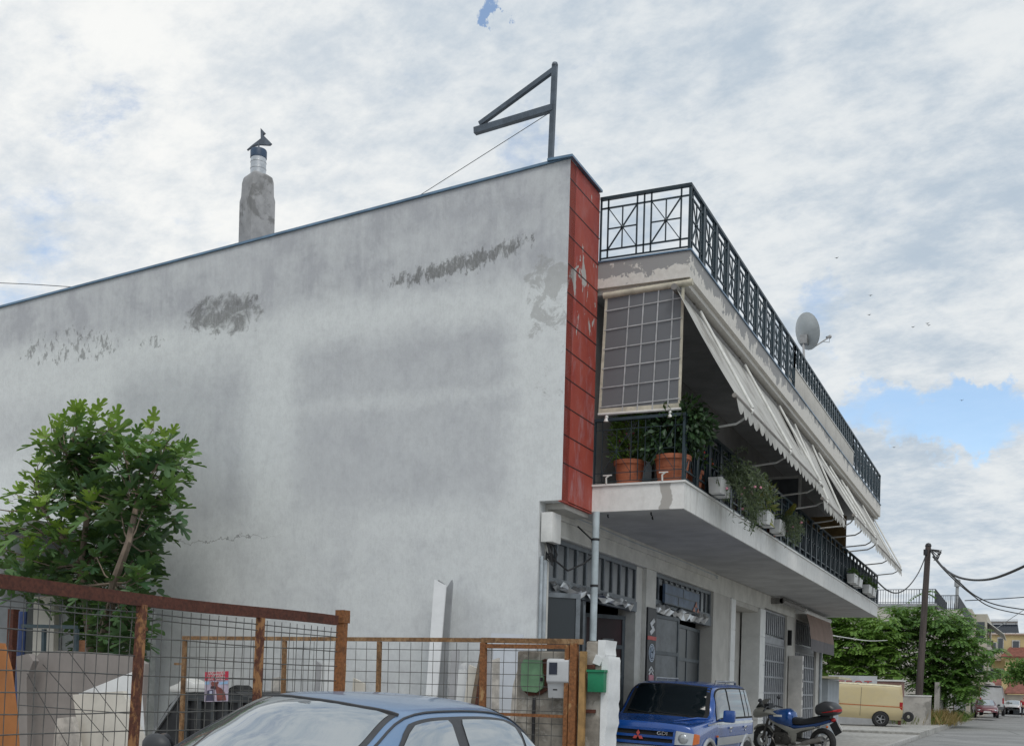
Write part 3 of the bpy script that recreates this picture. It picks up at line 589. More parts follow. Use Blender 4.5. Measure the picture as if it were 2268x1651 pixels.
b = MB(); b.prism([Pq(-.15, 2.86), Pq(.08, 2.96), Pq(.16, 2.90), Pq(-.02, 2.82), Pq(.14, 2.76), Pq(.10, 2.72), Pq(-.04, 2.77)], (.008, 0, 0)); b.prism([Pq(.17, 2.745), Pq(-.06, 2.64), Pq(-.15, 2.70), Pq(.03, 2.78), Pq(.0, 2.80), Pq(.06, 2.82)], (.006, 0, 0)); b.build('emblem', mat('silver_emblem', (.55, .56, .57), .4), vs_)
b = MB(); b.bx(xe, xe + .006, 19.9, 20.42, 2.55, 2.62); b.build('red_bar', mat('sign_red', (.5, .04, .03), .5), vs_)
b = MB(); yc, zc = 20.16, 2.31
ring = lambda r1, r2: [[(xe + .007, yc + 1.1 * r1 * math.cos(a * math.pi / 16), zc + r1 * math.sin(a * math.pi / 16)) for a in range(33)], [(xe + .007, yc + 1.1 * r2 * math.cos(a * math.pi / 16), zc + r2 * math.sin(a * math.pi / 16)) for a in range(33)]]
b.grid(ring(.15, .17), False); b.grid(ring(.12, .135), False)
for y0_, z0_, y1_, z1_ in ((-.05, .11, -.02, .03), (-.02, .03, 0, .07), (0, .07, .02, .03), (.02, .03, .05, .11), (-.1, .06, -.05, -.1), (-.05, -.1, 0, -.0), (0, -.0, .05, -.1), (.05, -.1, .1, .06)): b.bar((xe + .007, yc + y0_, zc + z0_), (xe + .007, yc + y1_, zc + z1_), .022, .02)
b.build('emblem', mat('pale_blue_emblem', (.42, .50, .60), .4), vs_)
b = MB()
for dz in (0, -.07): b.bar(Pq(-.14, 1.97 + dz), Pq(0, 2.05 + dz), .01, .035); b.bar(Pq(0, 2.05 + dz), Pq(.14, 1.97 + dz), .01, .035)
b.build('emblem', mat('silver_emblem', (.55, .56, .57)), vs_); b = MB(); b.bx(xe, xe + .005, 20.02, 20.32, 1.78, 1.9); b.build('pink_patch', mat('pink_patch', (.55, .22, .27), .6), vs_)
wb = thing('light_box_sign', 'narrow tall white light box between the two slatted shop doors', 'sign', (XG + .2, 34, 2))
b = MB(); b.bx(XG + .02, XG + .42, 33.62, 33.86, .95, 2.75); b.build('case', mat('white_sign_case', (.55, .53, .5), .6, .15, 3), wb, bevel=.01)
b = MB(); rng = random.Random(4); z = 2.6
while z > 1.1: b.bx(XG + .421, XG + .426, 33.68, 33.8, z - .11, z); z -= .26
b.build('mark', mat('worn_dark_lettering', (.2, .19, .19), .7), wb)
b = MB(); b.bx(XG - .005, XG + .1, 33.5, 33.62, 3.05, 3.5); tag(b.build('wall_lamp', M_black, bevel=.01), 'small dark wall box beside the slatted shop door', 'lamp')
# ------------------------------------------------------------------ plants
def leaf_quad(b, c, d, n, l, w_, fold=.15):     # one pointed leaf: base c, direction d, facing n
    s = d.cross(n).normalized(); m = c + d * l * .5
    b.add([c, m + s * w_ / 2 + n * fold * w_, c + d * l, m - s * w_ / 2 + n * fold * w_], [(0, 1, 2), (0, 2, 3)])
def rdir(rng):
    while 1:
        v = Vector((rng.uniform(-1, 1), rng.uniform(-1, 1), rng.uniform(-1, 1)))
        if .05 < v.length < 1: return v.normalized()
def bush(rng, c, r, n, l, w_, droop=0, shell=.45):
    b = MB(); c = Vector(c)
    for _ in range(n):
        d = rdir(rng); q = shell + (1 - shell) * rng.random(); p = c + Vector((d.x * r[0], d.y * r[1], d.z * r[2])) * q
        dd = (d + rdir(rng) * .8 + Vector((0, 0, -droop))).normalized(); nn = (d + rdir(rng) * .7).normalized()
        leaf_quad(b, p, dd, nn, l * rng.uniform(.7, 1.3), w_ * rng.uniform(.7, 1.3))
    return b
L_dark = leafmat('dark_glossy_leaf', (.016, .042, .02), (.045, .10, .035), .12)
L_mid = leafmat('mid_green_leaf', (.035, .085, .022), (.075, .15, .035))
L_lime = leafmat('lime_conifer_leaf', (.06, .13, .02), (.12, .21, .035))
L_grey = leafmat('grey_green_trailing_leaf', (.06, .085, .05), (.12, .15, .085))
L_var = leafmat('variegated_leaf', (.07, .13, .03), (.42, .40, .13))
def stem_mb(c, h, n, rng, sp=.1):
    b = MB()
    for _ in range(n): b.tube([c, Vector(c) + Vector((rng.uniform(-sp, sp) * .5, rng.uniform(-sp, sp) * .5, h * .5)), Vector(c) + Vector((rng.uniform(-sp, sp), rng.uniform(-sp, sp), h))], [.012, .009, .005], 5)
    return b
M_stem = mat('brown_stem', (.11, .075, .045), .8)
def pot(x, y, z, r, h, label, mk, name='potted_plant', pm=None):
    o = thing(name, label, 'potted plant', (x, y, z), 'potted plants on the balcony'); b = MB()
    b.lathe([(0, 0), (r * .78, 0), (r * .95, h * .84), (r * 1.04, h * .84), (r * 1.05, h), (r * .93, h), (r * .9, h * .88), (0, h * .88)], (x, y, z), 22)
    for q in (.3, .55): b.lathe([(r * (.78 + .17 * q / .84), h * q), (r * (.80 + .17 * q / .84), h * (q + .01)), (r * (.785 + .17 * q / .84), h * (q + .02))], (x, y, z), 22)
    b.build('pot', pm or M_terra, o); rng = random.Random(int(x * 97 + y * 31)); mk(o, x, y, z + h * .85, rng); return o
ZB = 4.712
def conifer(o, x, y, z, rng):
    stem_mb((x, y, z), .5, 3, rng, .06).build('stem', M_stem, o); b = MB()
    for _ in range(1700):
        q = rng.random() ** .8; a = rng.uniform(0, 6.28); rr = .33 * math.sin(math.pi * min(1, .3 + q * .7)) ** .9 * (.45 + .55 * rng.random()) + .015
        p = Vector((x + rr * math.cos(a), y + rr * math.sin(a) * .8, z + .05 + q * .95)); d = (Vector((math.cos(a), math.sin(a), .35 + rng.uniform(-.5, .6))) + rdir(rng) * .5).normalized()
        leaf_quad(b, p, d, rdir(rng), rng.uniform(.045, .095), .03)
    b.build('foliage', L_lime, o, fix=False)
def ficus(o, x, y, z, rng):
    stem_mb((x, y, z), .7, 5, rng, .25).build('stem', M_stem, o)
    b = bush(rng, (x + .08, y + .1, z + .5), (.52, .45, .47), 1500, .11, .06, .5, .3); b2 = bush(rng, (x - .2, y, z + .3), (.38, .3, .34), 500, .11, .055, .6, .25); b.add(b2.v, b2.f); b.build('foliage', L_dark, o, fix=False)
def geranium(fl):
    def mk(o, x, y, z, rng):
        stem_mb((x, y, z), .3, 5, rng, .14).build('stem', M_stem, o); bush(rng, (x, y, z + .22), (.22, .22, .2), 150, .08, .07, .2, .3).build('foliage', L_mid, o, fix=False)
        b = MB()
        for _ in range(9): d = rdir(rng); b.ball((x + d.x * .22, y + d.y * .22, z + .25 + abs(d.z) * .22), .022, 6)
        b.build('flower', mat('flower_' + fl[0], fl[1], .6), o)
    return mk
def spiky(o, x, y, z, rng):
    b = MB()
    for k in range(46):
        a = rng.uniform(0, 6.28); t_ = rng.uniform(.15, 1.2); d = Vector((math.cos(a) * math.sin(t_), math.sin(a) * math.sin(t_), math.cos(t_))); leaf_quad(b, Vector((x, y, z + .2)), d, rdir(rng), rng.uniform(.35, .6), .03)
    stem_mb((x, y, z), .22, 2, rng, .03).build('stem', M_stem, o); b.build('foliage', L_dark, o, fix=False)
pot(-5.63, 16.42, ZB, .235, .40, 'terracotta pot with small lime green conifer below the roller blind', conifer)
pot(-4.93, 16.36, ZB, .27, .42, 'large terracotta pot with dark leafy bush at the balcony corner', ficus)
pot(-5.92, 17.3, ZB + .35, .15, .26, 'small terracotta pot with pink flowers close to the red corner strip', geranium(('pink', (.55, .07, .16))))
pot(-4.86, 17.15, ZB, .19, .34, 'medium terracotta pot just behind the railing corner with scarlet geranium', geranium(('scarlet', (.55, .03, .02))))
pot(-4.88, 17.75, ZB, .17, .3, 'terracotta pot with orange flowers beside the first white planter box', geranium(('orange', (.6, .12, .03))))
pot(-5.6, 21.3, ZB + .75, .16, .28, 'potted spiky palm standing dark behind the balcony railing', spiky, pm=M_black)
pot(-5.3, 20.2, ZB + .7, .16, .28, 'dark round leafy pot plant beside the spiky palm on the balcony', lambda o, x, y, z, r: (stem_mb((x, y, z), .2, 3, r).build('stem', M_stem, o), bush(r, (x, y, z + .22), (.26, .26, .2), 200, .08, .05).build('foliage', L_dark, o, fix=False)), pm=M_black)
b = MB()
for z in (4.74, 5.02, 5.28, 5.5):
    b.bx(-6.0, -5.0, 20.0, 20.3, z - .012, z + .012)
for x in (-5.98, -5.02):
    for y in (20.02, 20.28): b.bx(x - .015, x + .015, y - .015, y + .015, 4.714, 5.5)
tag(b.build('plant_stand', M_doorD), 'dark metal shelf stand carrying plants on the balcony', 'stand')
def planter(x, y, z, l, label, mk, name='planter_box'):
    o = thing(name, label, 'planter', (x, y, z), 'white planter boxes hung on the balcony railing'); b = MB()
    h, w_ = .25, .22; b.prism([(x - w_ / 2 + .02, y, z), (x + w_ / 2 - .02, y, z), (x + w_ / 2, y, z + h), (x - w_ / 2, y, z + h)], (0, l, 0)); b.build('box', M_whiteplastic, o, bevel=.008)
    b = MB(); b.bx(x - .09, x + .09, y + .03, y + l - .03, z + h - .005, z + h + .006); b.build('soil', M_black, o)
    b = MB()
    for yy in (y + .12, y + l - .12): b.tube([(x - .12, yy, z + h + .05), (x - .14, yy, z - .02), (x + .14, yy, z - .02)], .008, 5)
    b.build('bracket', M_dkmetal, o); mk(o, x, y, z + h, l, random.Random(int(y * 13))); return o
def trailing(n=520, hang=.75, fl=(.6, .25, .32)):
    def mk(o, x, y, z, l, rng):
        b = MB(); f = MB()
        for k in range(58):
            p = Vector((x + rng.uniform(.0, .12), y + rng.uniform(.25, l + .35), z)); d = Vector((rng.uniform(.05, .5), rng.uniform(-.3, .5), rng.uniform(-.15, .75))).normalized(); pts = [p]
            for q in range(8): p = p + d * hang / 7 * rng.uniform(.6, 1.1); d = (d + Vector((rng.uniform(-.25, .25), rng.uniform(-.25, .25), -.42))).normalized(); pts.append(p)
            b.tube(pts, .004, 3, False)
            for p in pts[1:]:
                for _ in range(n // 130): leaf_quad(b, p + rdir(rng) * .04, rdir(rng), rdir(rng), rng.uniform(.05, .1), .02)
            if rng.random() < .14: f.ball(pts[rng.randrange(3, 8)], .024, 6)
        b.build('foliage', L_grey, o, fix=False); f.build('flower', mat('pale_pink_flower', fl, .6), o)
    return mk
def upright(m, n=180, r=.3, l_=.2, w_=.045):
    def mk(o, x, y, z, l, rng): bush(rng, (x, y + l / 2, z + r * .55), (.16, l * .5, r), n, l_, w_, -.3, .2).build('foliage', m, o, fix=False)
    return mk
planter(-4.52, 17.3, 4.73, .62, 'first white planter box with a long grey green trailing plant over the slab edge', trailing(760, .95))
planter(-4.52, 20.75, 4.74, .62, 'white planter box with tall pale leaves a little beyond the trailing one', upright(L_var, 200, .34))
planter(-4.52, 21.9, 4.74, .62, 'white planter box overflowing with yellow variegated leaves', trailing(300, .5, (.6, .35, .1)))
planter(-4.52, 32.3, 4.76, .7, 'white planter box with low greenery, before the two end ones', upright(L_mid, 90, .1, .09))
planter(-4.52, 33.4, 4.76, .62, 'white planter box with low greenery third from the far end of the balcony', upright(L_mid, 70, .09, .09))
planter(-4.52, 35.5, 4.76, .7, 'white planter box with thin greenery second from the far end of the balcony', upright(L_mid, 120, .16, .1))
planter(-4.52, 36.6, 4.76, .7, 'last white planter box at the far end of the balcony', upright(L_mid, 90, .12, .1))
b = MB()
for q in range(12): 
    rng = random.Random(q); d = Vector((.6, .3 * (q - 6) / 6, .5 + .05 * q)).normalized(); leaf_quad(b, Vector((-4.55, 22.6, 5.0)), d, rdir(rng), .5, .09)
fo = thing('potted_plant', 'plant with long yellow orange leaves poking through the railing beyond the variegated planter', 'potted plant', (-4.75, 22.6, ZB), 'potted plants on the balcony')
b.build('foliage', leafmat('yellow_orange_leaf', (.35, .18, .03), (.16, .2, .04)), fo, fix=False); b = MB(); b.lathe([(0, 0), (.13, 0), (.17, .3), (.15, .3), (0, .26)], (-4.78, 22.6, ZB), 16); b.build('pot', M_terra, fo)
b = MB()
for x in (-5.86, -4.98): b.tube([(x, Y1 - .02, 4.712), (x, Y1 - .03, 4.80), (x + .05, Y1 - .03, 4.84)], .014, 6); b.bx(x - .05, x + .09, Y1 - .04, Y1 - .025, 4.83, 4.845)
b.build('slab_hook', M_whiteiron, B)
# ------------------------------------------------------------------ rusty fences
def rust_mat(name, col, paint, amt):
    t = NT(name); n = t.noise(7, 8, .72, .4, (1, 1, .5)); f = t.noise(30, 5, .7)
    c = t.mix(t.step(f, .3, .7), tuple(k * .6 for k in col), tuple(k * 1.35 for k in col)); c = t.mix(t.step(n, amt, amt + .08), c, paint)
    c = t.mix(t.step(t.noise(3, 6, .6, .2), .55, .7, 0, .7), c, (.035, .016, .01)); t.bump(f, .5, .004); return t.fin(c, .85)
M_rust1 = rust_mat('dark_rusty_steel', (.085, .027, .016), (.20, .075, .035), .60)
M_rust2 = rust_mat('orange_rusty_steel', (.21, .085, .03), (.36, .22, .10), .56)
M_rust3 = rust_mat('yellow_brown_rusty_steel', (.20, .11, .05), (.30, .19, .10), .52)
M_rust4 = rust_mat('patchy_rusty_post', (.10, .035, .02), (.30, .15, .06), .50)
M_wire = mat('dull_grey_wire', (.085, .085, .08), .6, .25, 10, bump=0)
FXp = -6.9
sf = thing('sliding_fence', 'tall dark red rusty mesh fence nearest the camera on the left', 'fence', (FXp, 8, .15))
tl_ = lambda y: 2.27 + .012 * math.sin(y * 1.4)
b = MB(); ys = [3.2 + .4 * i for i in range(19)]
for a, c in zip(ys[:-1], ys[1:]): b.bar((FXp, a, tl_(a)), (FXp, min(c, 10.5), tl_(c)), .05, .105)
b.build('top_rail', M_rust1, sf)
for y, lean in ((4.4, .05), (7.42, .08), (9.06, .06)):
    b = MB(); b.bar((FXp, y, 2.22), (FXp + .02, y - lean * 1.6, .15), .06, .07); b.bx(FXp - .035, FXp + .035, y - .04, y + .04, 2.0, 2.03); b.build('post', M_rust4, sf)
b = MB(); b.bar((FXp, 10.52, 2.40), (FXp + .01, 10.42, .15), .09, .09); b.box((FXp, 10.52, 2.33), (.11, .13, .14)); b.build('post', M_rust2, sf)
b = MB(); y = 3.2; rng = random.Random(9); r_ = .0045
while y < 10.45:
    x0_ = FXp - .02; pts = [(x0_ + rng.uniform(-.006, .006), y - .035 * (2.2 - z) + rng.uniform(-.008, .008), z) for z in (2.2, 1.7, 1.2, .7, .25)]; b.tube(pts, r_, 4, False); y += .125
z = 2.15; k = 0
while z > .25:
    pts = [(FXp - .012 + rng.uniform(-.005, .005), yy, z + rng.uniform(-.008, .008)) for yy in [3.2 + .6 * i for i in range(13)]]; pts[-1] = (FXp - .012, 10.45, z); b.tube(pts, r_ * 1.15, 4, False); z -= .16 if k else .05; k += 1
b.build('wire_mesh', M_wire, sf, fix=False)
b = MB()
for a_, c_ in (((95, 1470), (240, 1640)), ((150, 1440), (300, 1640)), ((60, 1490), (150, 1650)), ((40, 1560), (300, 1580))):
    p, q = onX(*a_, FXp - .05), onX(*c_, FXp - .05); b.tube([p, q], .0035, 4, False)
b.build('loose_wire', M_wire, sf, fix=False)
GY = 12.0
gf = thing('gate_fence', 'lower yellow brown rusty mesh gate behind the blue car', 'gate', (-7.5, GY, .15))
b = MB(); zt = 2.15
b.bar((-10.42, GY, zt), (-5.9, GY, zt), .05, .05); b.bar((-5.9, GY, zt), (-4.62, GY, zt - .01), .055, .06); b.build('top_rail', M_rust3, gf)
for x in (-10.39, -8.75, -7.32):
    b = MB(); b.bar((x, GY, zt - .028), (x - (.03 if x < -10 else 0), GY, .15), .05, .045); 
    if x < -10: b.bx(x - .16, x, GY - .02, GY + .02, 1.78, 1.81)
    b.build('post', M_rust3, gf)
b = MB(); b.bar((-5.88, GY, zt - .03), (-5.86, GY, .15), .07, .06); b.build('post', M_rust2, gf)
b = MB(); z1, z0 = zt - .07, 1.28; xa, xb_ = -5.84, -4.80
b.bar((xa, GY - .01, z1), (xb_, GY - .01, z1), .045, .05); b.bar((xa, GY - .01, z0), (xb_, GY - .01, z0), .035, .035); b.bar((xb_, GY - .01, zt - .05), (xb_, GY - .01, .2), .05, .05); b.build('door_frame', M_rust2, gf)
b = MB(); b.bar((-4.72, GY, zt - .03), (-4.72, GY, .15), .085, .07); b.build('post', M_rust2, gf)
b = MB(); b.bar((-4.60, GY - .02, zt - .12), (-4.60, GY - .02, .15), .07, .06); b.build('post', mat('ochre_rusty_plate', (.30, .18, .07), .8, .35, 7), gf)
b = MB(); x = -10.36
while x < -4.85: b.tube([(x + rng.uniform(-.004, .004), GY + .02, z) for z in (zt - .03, 1.6, 1.0, .3)], .004, 4, False); x += .158
z = zt - .12
while z > .3: b.tube([(xx, GY + .025, z + rng.uniform(-.005, .005)) for xx in (-10.36, -9, -7.8, -6.6, -5.9, -4.85)], .004, 4, False); z -= .14
b.build('wire_mesh', M_wire, gf, fix=False)
ds = thing('warning_sign', 'red topped beware of the dog notice wired to the rusty gate', 'sign', (-9.9, GY - .05, 1.5))
pa, pb, pc = onY(455, 1487, GY - .045), onY(507, 1485, GY - .045), onY(452, 1553, GY - .045)
ex = (pb - pa); wd = ex.length; ex.normalize(); ey = Vector((0, 0, 1)); hg = pa.z - pc.z
Pn = lambda s, t_, o=0: pa + ex * (s * wd) - ey * (t_ * hg) + Vector((0, -o, 0))
def panel(name, poly, m, o, d=.002): b = MB(); b.prism([Pn(s, t_, o) for s, t_ in poly], (0, -d, 0)); return b.build(name, m, ds)
panel('plate', [(0, 0), (1, 0), (1, 1), (0, 1)], mat('lilac_print', (.42, .36, .45), .5, .3, 9), 0, .006)
panel('heading', [(0, 0), (1, 0), (1, .29), (0, .29)], mat('sign_crimson', (.50, .025, .06), .5, .1), .0065)
panel('picture_patch', [(.02, .33), (.2, .33), (.2, .42), (.02, .42)], mat('print_sky_blue', (.28, .45, .65), .5), .0065); panel('picture_patch', [(.62, .36), (.98, .33), (.98, .42), (.62, .44)], mat('print_sky_blue', (.28, .45, .65)), .0065)
panel('picture_patch', [(.12, .62), (.38, .6), (.4, .97), (.06, .97)], mat('print_navy', (.06, .055, .10), .5), .0065); panel('picture_patch', [(.22, .64), (.33, .64), (.33, .76), (.22, .76)], mat('print_pale', (.45, .47, .6), .5), .009)
panel('dog_picture', [(.28, .36), (.33, .32), (.40, .35), (.5, .35), (.57, .32), (.6, .37), (.55, .42), (.57, .5), (.72, .56), (.86, .7), (.94, .96), (.55, .97), (.52, .72), (.48, .6), (.38, .56), (.27, .56), (.26, .5), (.31, .46), (.27, .41)], mat('print_brown_dog', (.20, .06, .05), .5, .35, 14), .0095)
panel('dog_muzzle', [(.27, .49), (.38, .48), (.5, .5), (.52, .58), (.4, .57), (.27, .56)], mat('print_dark_muzzle', (.05, .02, .03), .5), .012)
for i, s in enumerate(('ΠΡΟΣΟΧΗ', 'Ο ΣΚΥΛΟΣ', 'ΔΑΓΚΩΝΕΙ')): place_text('lettering', s, .062, Pn(.5, .055 + .09 * i, .011), ex, ey, M_whiteplastic, ds, .001, .92)
# meter wall and pillar at the street end of the gate
M_rubble = mat('rough_grey_concrete', (.27, .245, .21), .95, .3, 5, bump=.5, col2=(.40, .375, .33), amt=.4)
mw = thing('meter_wall', 'short rough concrete wall with broken white plastered end beside the gate', 'wall', (-4.9, 12.3, .15))
b = MB(); b.bx(-5.5, -4.40, 12.14, 12.42, .15, 2.03); b.bx(-4.60, -4.395, 12.06, 12.43, .15, 2.15); b.build('concrete', M_rubble, mw, bevel=.02)
rng = random.Random(21); b = MB(); z = .15; edge = []
while z < 1.98: edge.append(z); z += rng.uniform(.05, .11)
edge.append(1.98); pts = [(-4.40, z) for z in edge]; pts2 = [(-4.315 + rng.uniform(-.011, .008) - (.02 if z < 1.1 and z > .5 else 0), z) for z in edge]
b.prism([(x, 12.04, z) for x, z in pts] + [(x, 12.04, z) for x, z in reversed(pts2)], (0, .4, 0))
b.prism([(-4.45, 12.045, 2.165), (-4.452, 12.045, 1.9), (-4.39, 12.045, 1.95), (-4.36, 12.045, 2.0), (-4.37, 12.045, 2.07), (-4.355, 12.045, 2.165)], (0, .38, 0))
b.prism([(-4.51, 12.035, 1.9), (-4.42, 12.035, 1.87), (-4.38, 12.035, 1.96), (-4.47, 12.035, 2.0)], (0, .1, 0)); b.prism([(-4.55, 12.035, 1.72), (-4.49, 12.035, 1.66), (-4.5, 12.035, 1.8)], (0, .1, 0))
b.build('white_plaster', mat('bright_white_plaster', (.70, .71, .71), .85, .06, 7, bump=.4), mw)
b = MB(); b.bx(-4.6, -4.48, 12.03, 12.06, 1.83, 1.88); b.bx(-4.6, -4.46, 12.03, 12.06, 1.33, 1.37); b.build('hinge', M_rust1, mw)
mb_ = thing('mailbox', 'flat bright green mailbox on the concrete pillar', 'mailbox', (-4.5, 12.0, 1.7))
p = onY(1306, 1483, 12.0); q = onY(1340, 1532, 12.0)
b = MB(); b.bx(p.x, q.x, 11.94, 12.05, q.z, p.z); b.build('box', mat('bright_green_paint', (.005, .17, .075), .45, .15, 5), mb_, bevel=.008); b = MB(); b.bx(p.x - .01, q.x + .01, 11.925, 12.05, p.z - .02, p.z + .006); b.build('lid', mat('bright_green_paint', (.005, .17, .075)), mb_)
gm = thing('green_meter_box', 'pale green flaking meter cover on the concrete wall behind the gate', 'meter box', (-5.2, 12.1, 1.8))
p = onY(1156, 1459, 12.08); q = onY(1204, 1533, 12.08); b = MB(); w_, h_ = q.x - p.x, p.z - q.z
b.prism([(p.x + s * w_, 12.06, q.z + t_ * h_) for s, t_ in ((.0, .2), (.1, .04), (.7, 0), (.98, .15), (1, .45), (.93, .6), (.9, .98), (.12, 1), (0, .85))], (0, .07, 0)); b.build('cover', mat('pale_green_paint', (.13, .25, .14), .6, .15, 5), gm)
b = MB(); b.prism([(p.x + s * w_, 12.10, q.z + t_ * h_) for s, t_ in ((.0, .1), (.3, -.1), (.8, -.06), (1.18, .1), (1.25, .9), (1.0, 1.03), (.5, .9))], (0, .035, 0)); b.build('rusty_back', M_rust1, gm)
b = MB(); b.bx(q.x - .03, q.x - .005, 12.04, 12.06, q.z + h_ * .35, q.z + h_ * .46); b.build('latch', M_black, gm)
wm_ = thing('electric_meter', 'white electric meter box with a dark window on the concrete wall', 'meter box', (-4.95, 12.1, 1.8))
p = onY(1213, 1457, 11.98); q = onY(1259, 1546, 11.98); w_, h_ = q.x - p.x, p.z - q.z; b = MB()
b.prism([(p.x, 12.14, q.z), (p.x, 12.02, q.z), (p.x, 11.99, q.z + h_ * .35), (p.x, 11.95, q.z + h_ * .42), (p.x, 11.95, p.z - .03), (p.x, 11.98, p.z), (p.x, 12.14, p.z)], (w_, 0, 0)); b.build('case', mat('pale_meter_plastic', (.47, .48, .49), .4, .08, 5), wm_, bevel=.012)
b = MB(); b.bx(p.x + w_ * .13, p.x + w_ * .5, 11.944, 11.948, q.z + h_ * .6, p.z - h_ * .1); b.build('window', mat('dark_meter_window', (.02, .025, .04), .15), wm_); b = MB(); b.bx(p.x + w_ * .25, p.x + w_ * .45, 12.0, 12.02, q.z + h_ * .2, q.z + h_ * .3); b.build('seal', M_black, wm_)
b = MB(); b.tube([(p.x + w_ * .8, 12.08, q.z), (p.x + w_ * .8, 12.08, .2)], .02, 6); b.tube([(-5.25, 12.1, q.z), (-5.25, 12.1, .2)], .02, 6); b.tube([(q.x, 12.08, q.z + .05), (q.x + .06, 12.08, q.z), (q.x + .05, 12.08, q.z - .12)], .012, 6); b.build('conduit', M_cable, wm_)
# ------------------------------------------------------------------ yard: stone slabs and scrap
M_slab = mat('white_marble_slab', (.68, .69, .69), .6, .1, 1.4, col2=(.45, .46, .48), amt=.2)
M_cream = mat('cream_marble_slab', (.55, .52, .46), .6, .12, 2)
M_gslab = mat('grey_brown_stone_slab', (.24, .215, .20), .85, .15, 1.5)
M_edge = mat('broken_stone', (.48, .45, .41), .9, .3, 6, bump=.5)
def slab(name, pts, y, m, label, cat='stone slab', th=.06, lean=.12, grp='stone slabs standing in the yard'):      # outline given where it meets the upright plane y, then leaned back
    P = [onY(u, v, y) for u, v in pts]; P = [Vector((p.x, p.y + lean * (p.z - .15), max(p.z, .15))) for p in P]
    b = MB(); b.prism(P, (0, th, 0)); return tag(b.build(name, m), label, cat, grp)
slab('stone_slab', [(45, 1720), (60, 1460), (75, 1444), (120, 1439), (215, 1444), (285, 1452), (310, 1468), (300, 1720)], 9.2, M_gslab, 'large grey brown stone slab standing upright behind the fence under the fig tree', lean=.05)
slab('stone_slab', [(40, 1720), (28, 1452), (55, 1446), (66, 1462), (52, 1500), (60, 1720)], 9.0, M_gslab, 'ragged pale broken block end left of the large grey slab', th=.08, lean=.03)
slab('stone_slab', [(175, 1720), (165, 1590), (158, 1534), (283, 1482), (302, 1640), (302, 1720)], 8.6, M_slab, 'white marble slab with slanting top edge leaning on the grey slab', lean=.08)
slab('stone_slab', [(184, 1720), (148, 1537), (258, 1529), (268, 1552), (306, 1635), (306, 1720)], 8.35, M_cream, 'cream marble slab in front of the white slanting one', lean=.06)
slab('stone_slab', [(104, 1720), (116, 1590), (150, 1586), (182, 1720)], 8.2, M_edge, 'small rough stone offcut at the foot of the cream slab', lean=.05)
slab('metal_sheet', [(-40, 1720), (-40, 1420), (2, 1423), (18, 1480), (32, 1580), (42, 1720)], 7.75, mat('orange_brown_sheet', (.34, .13, .035), .6, .2, 1.5), 'orange brown metal sheet at the left edge behind the fence', 'metal sheet', .02, .02, None)
sk = thing('skip', 'black metal skip with sloping side and white rubbish on top in the yard', 'skip', (-9.6, 12.9, .15))
Yk = 12.75; o_ = [onY(u, v, Yk) for u, v in ((318, 1655), (375, 1560), (402, 1533), (520, 1530), (545, 1545), (552, 1660), (552, 1760), (318, 1760))]; o_ = [Vector((p.x, p.y, max(.15, p.z))) for p in o_]
b = MB(); b.prism(o_, (0, 1.4, 0)); b.build('body', mat('black_skip_paint', (.018, .019, .022), .5, .4, 3), sk)
p, q = onY(400, 1538, Yk - .03), onY(548, 1552, Yk - .03); b = MB(); b.bx(p.x, q.x, Yk - .05, Yk - .001, q.z - .02, q.z + .07)
for k in range(5): x = p.x + (q.x - p.x) * (k + .5) / 5; b.bx(x - .03, x + .03, Yk - .045, Yk - .001, .3, q.z - .021)
b.build('rib', mat('dark_grey_rib', (.045, .05, .055), .5, .3, 3), sk)
b = MB(); p = onY(318, 1655, Yk - .02); q = onY(400, 1536, Yk - .02); b.bar(p, q, .04, .04); b.build('edge', mat('worn_grey_edge', (.22, .23, .24), .6), sk)
for pts, lab, y in (([(372, 1520), (392, 1512), (405, 1500), (430, 1512), (432, 1532), (376, 1532)], 'crumpled white bag on the left end of the black skip', 13.0), ([(505, 1522), (520, 1515), (530, 1525), (545, 1540), (505, 1540)], 'dark lump of rubbish on the right end of the black skip', 13.05)):
    P = [onY(u, v, y) for u, v in pts]; b = MB(); b.prism(P, (0, .35, 0)); tag(b.build('rubbish', M_whiteplastic if 'white' in lab else M_black, bevel=.03), lab, 'rubbish')
rest = [([(935, 1660), (955, 1400), (966, 1282), (978, 1290), (985, 1300), (996, 1282), (998, 1290), (990, 1420), (982, 1660)], 14.55, M_slab, 'tall folded metal profile, its return coloured grey for shade, leaning on the side wall', .03, .02)]
slab('metal_profile', rest[0][0], 14.5, mat('shaded_grey_sheet', (.27, .28, .29), .5, .1, 3), rest[0][3], 'metal profile', .03, .02, None)  # side return of the white profile, shade put into its grey
b = MB(); p1, p2, p3, p4 = onY(962, 1282, 14.38), onY(988, 1296, 14.38), onY(934, 1660, 14.2), onY(958, 1660, 14.2); b.add([p1, p2, p4, p3], [(0, 1, 2, 3)]); b2 = [p + Vector((0, .02, 0)) for p in (p1, p2, p4, p3)]; b.add(b2, [(3, 2, 1, 0)]); pass
tag(b.build('metal_profile', mat('white_enamel_sheet', (.74, .75, .76), .45, .06, 3)), 'front flange of white folded metal leaning over the tall profile', 'metal profile')
SG = 'offcuts leaning against the side wall'
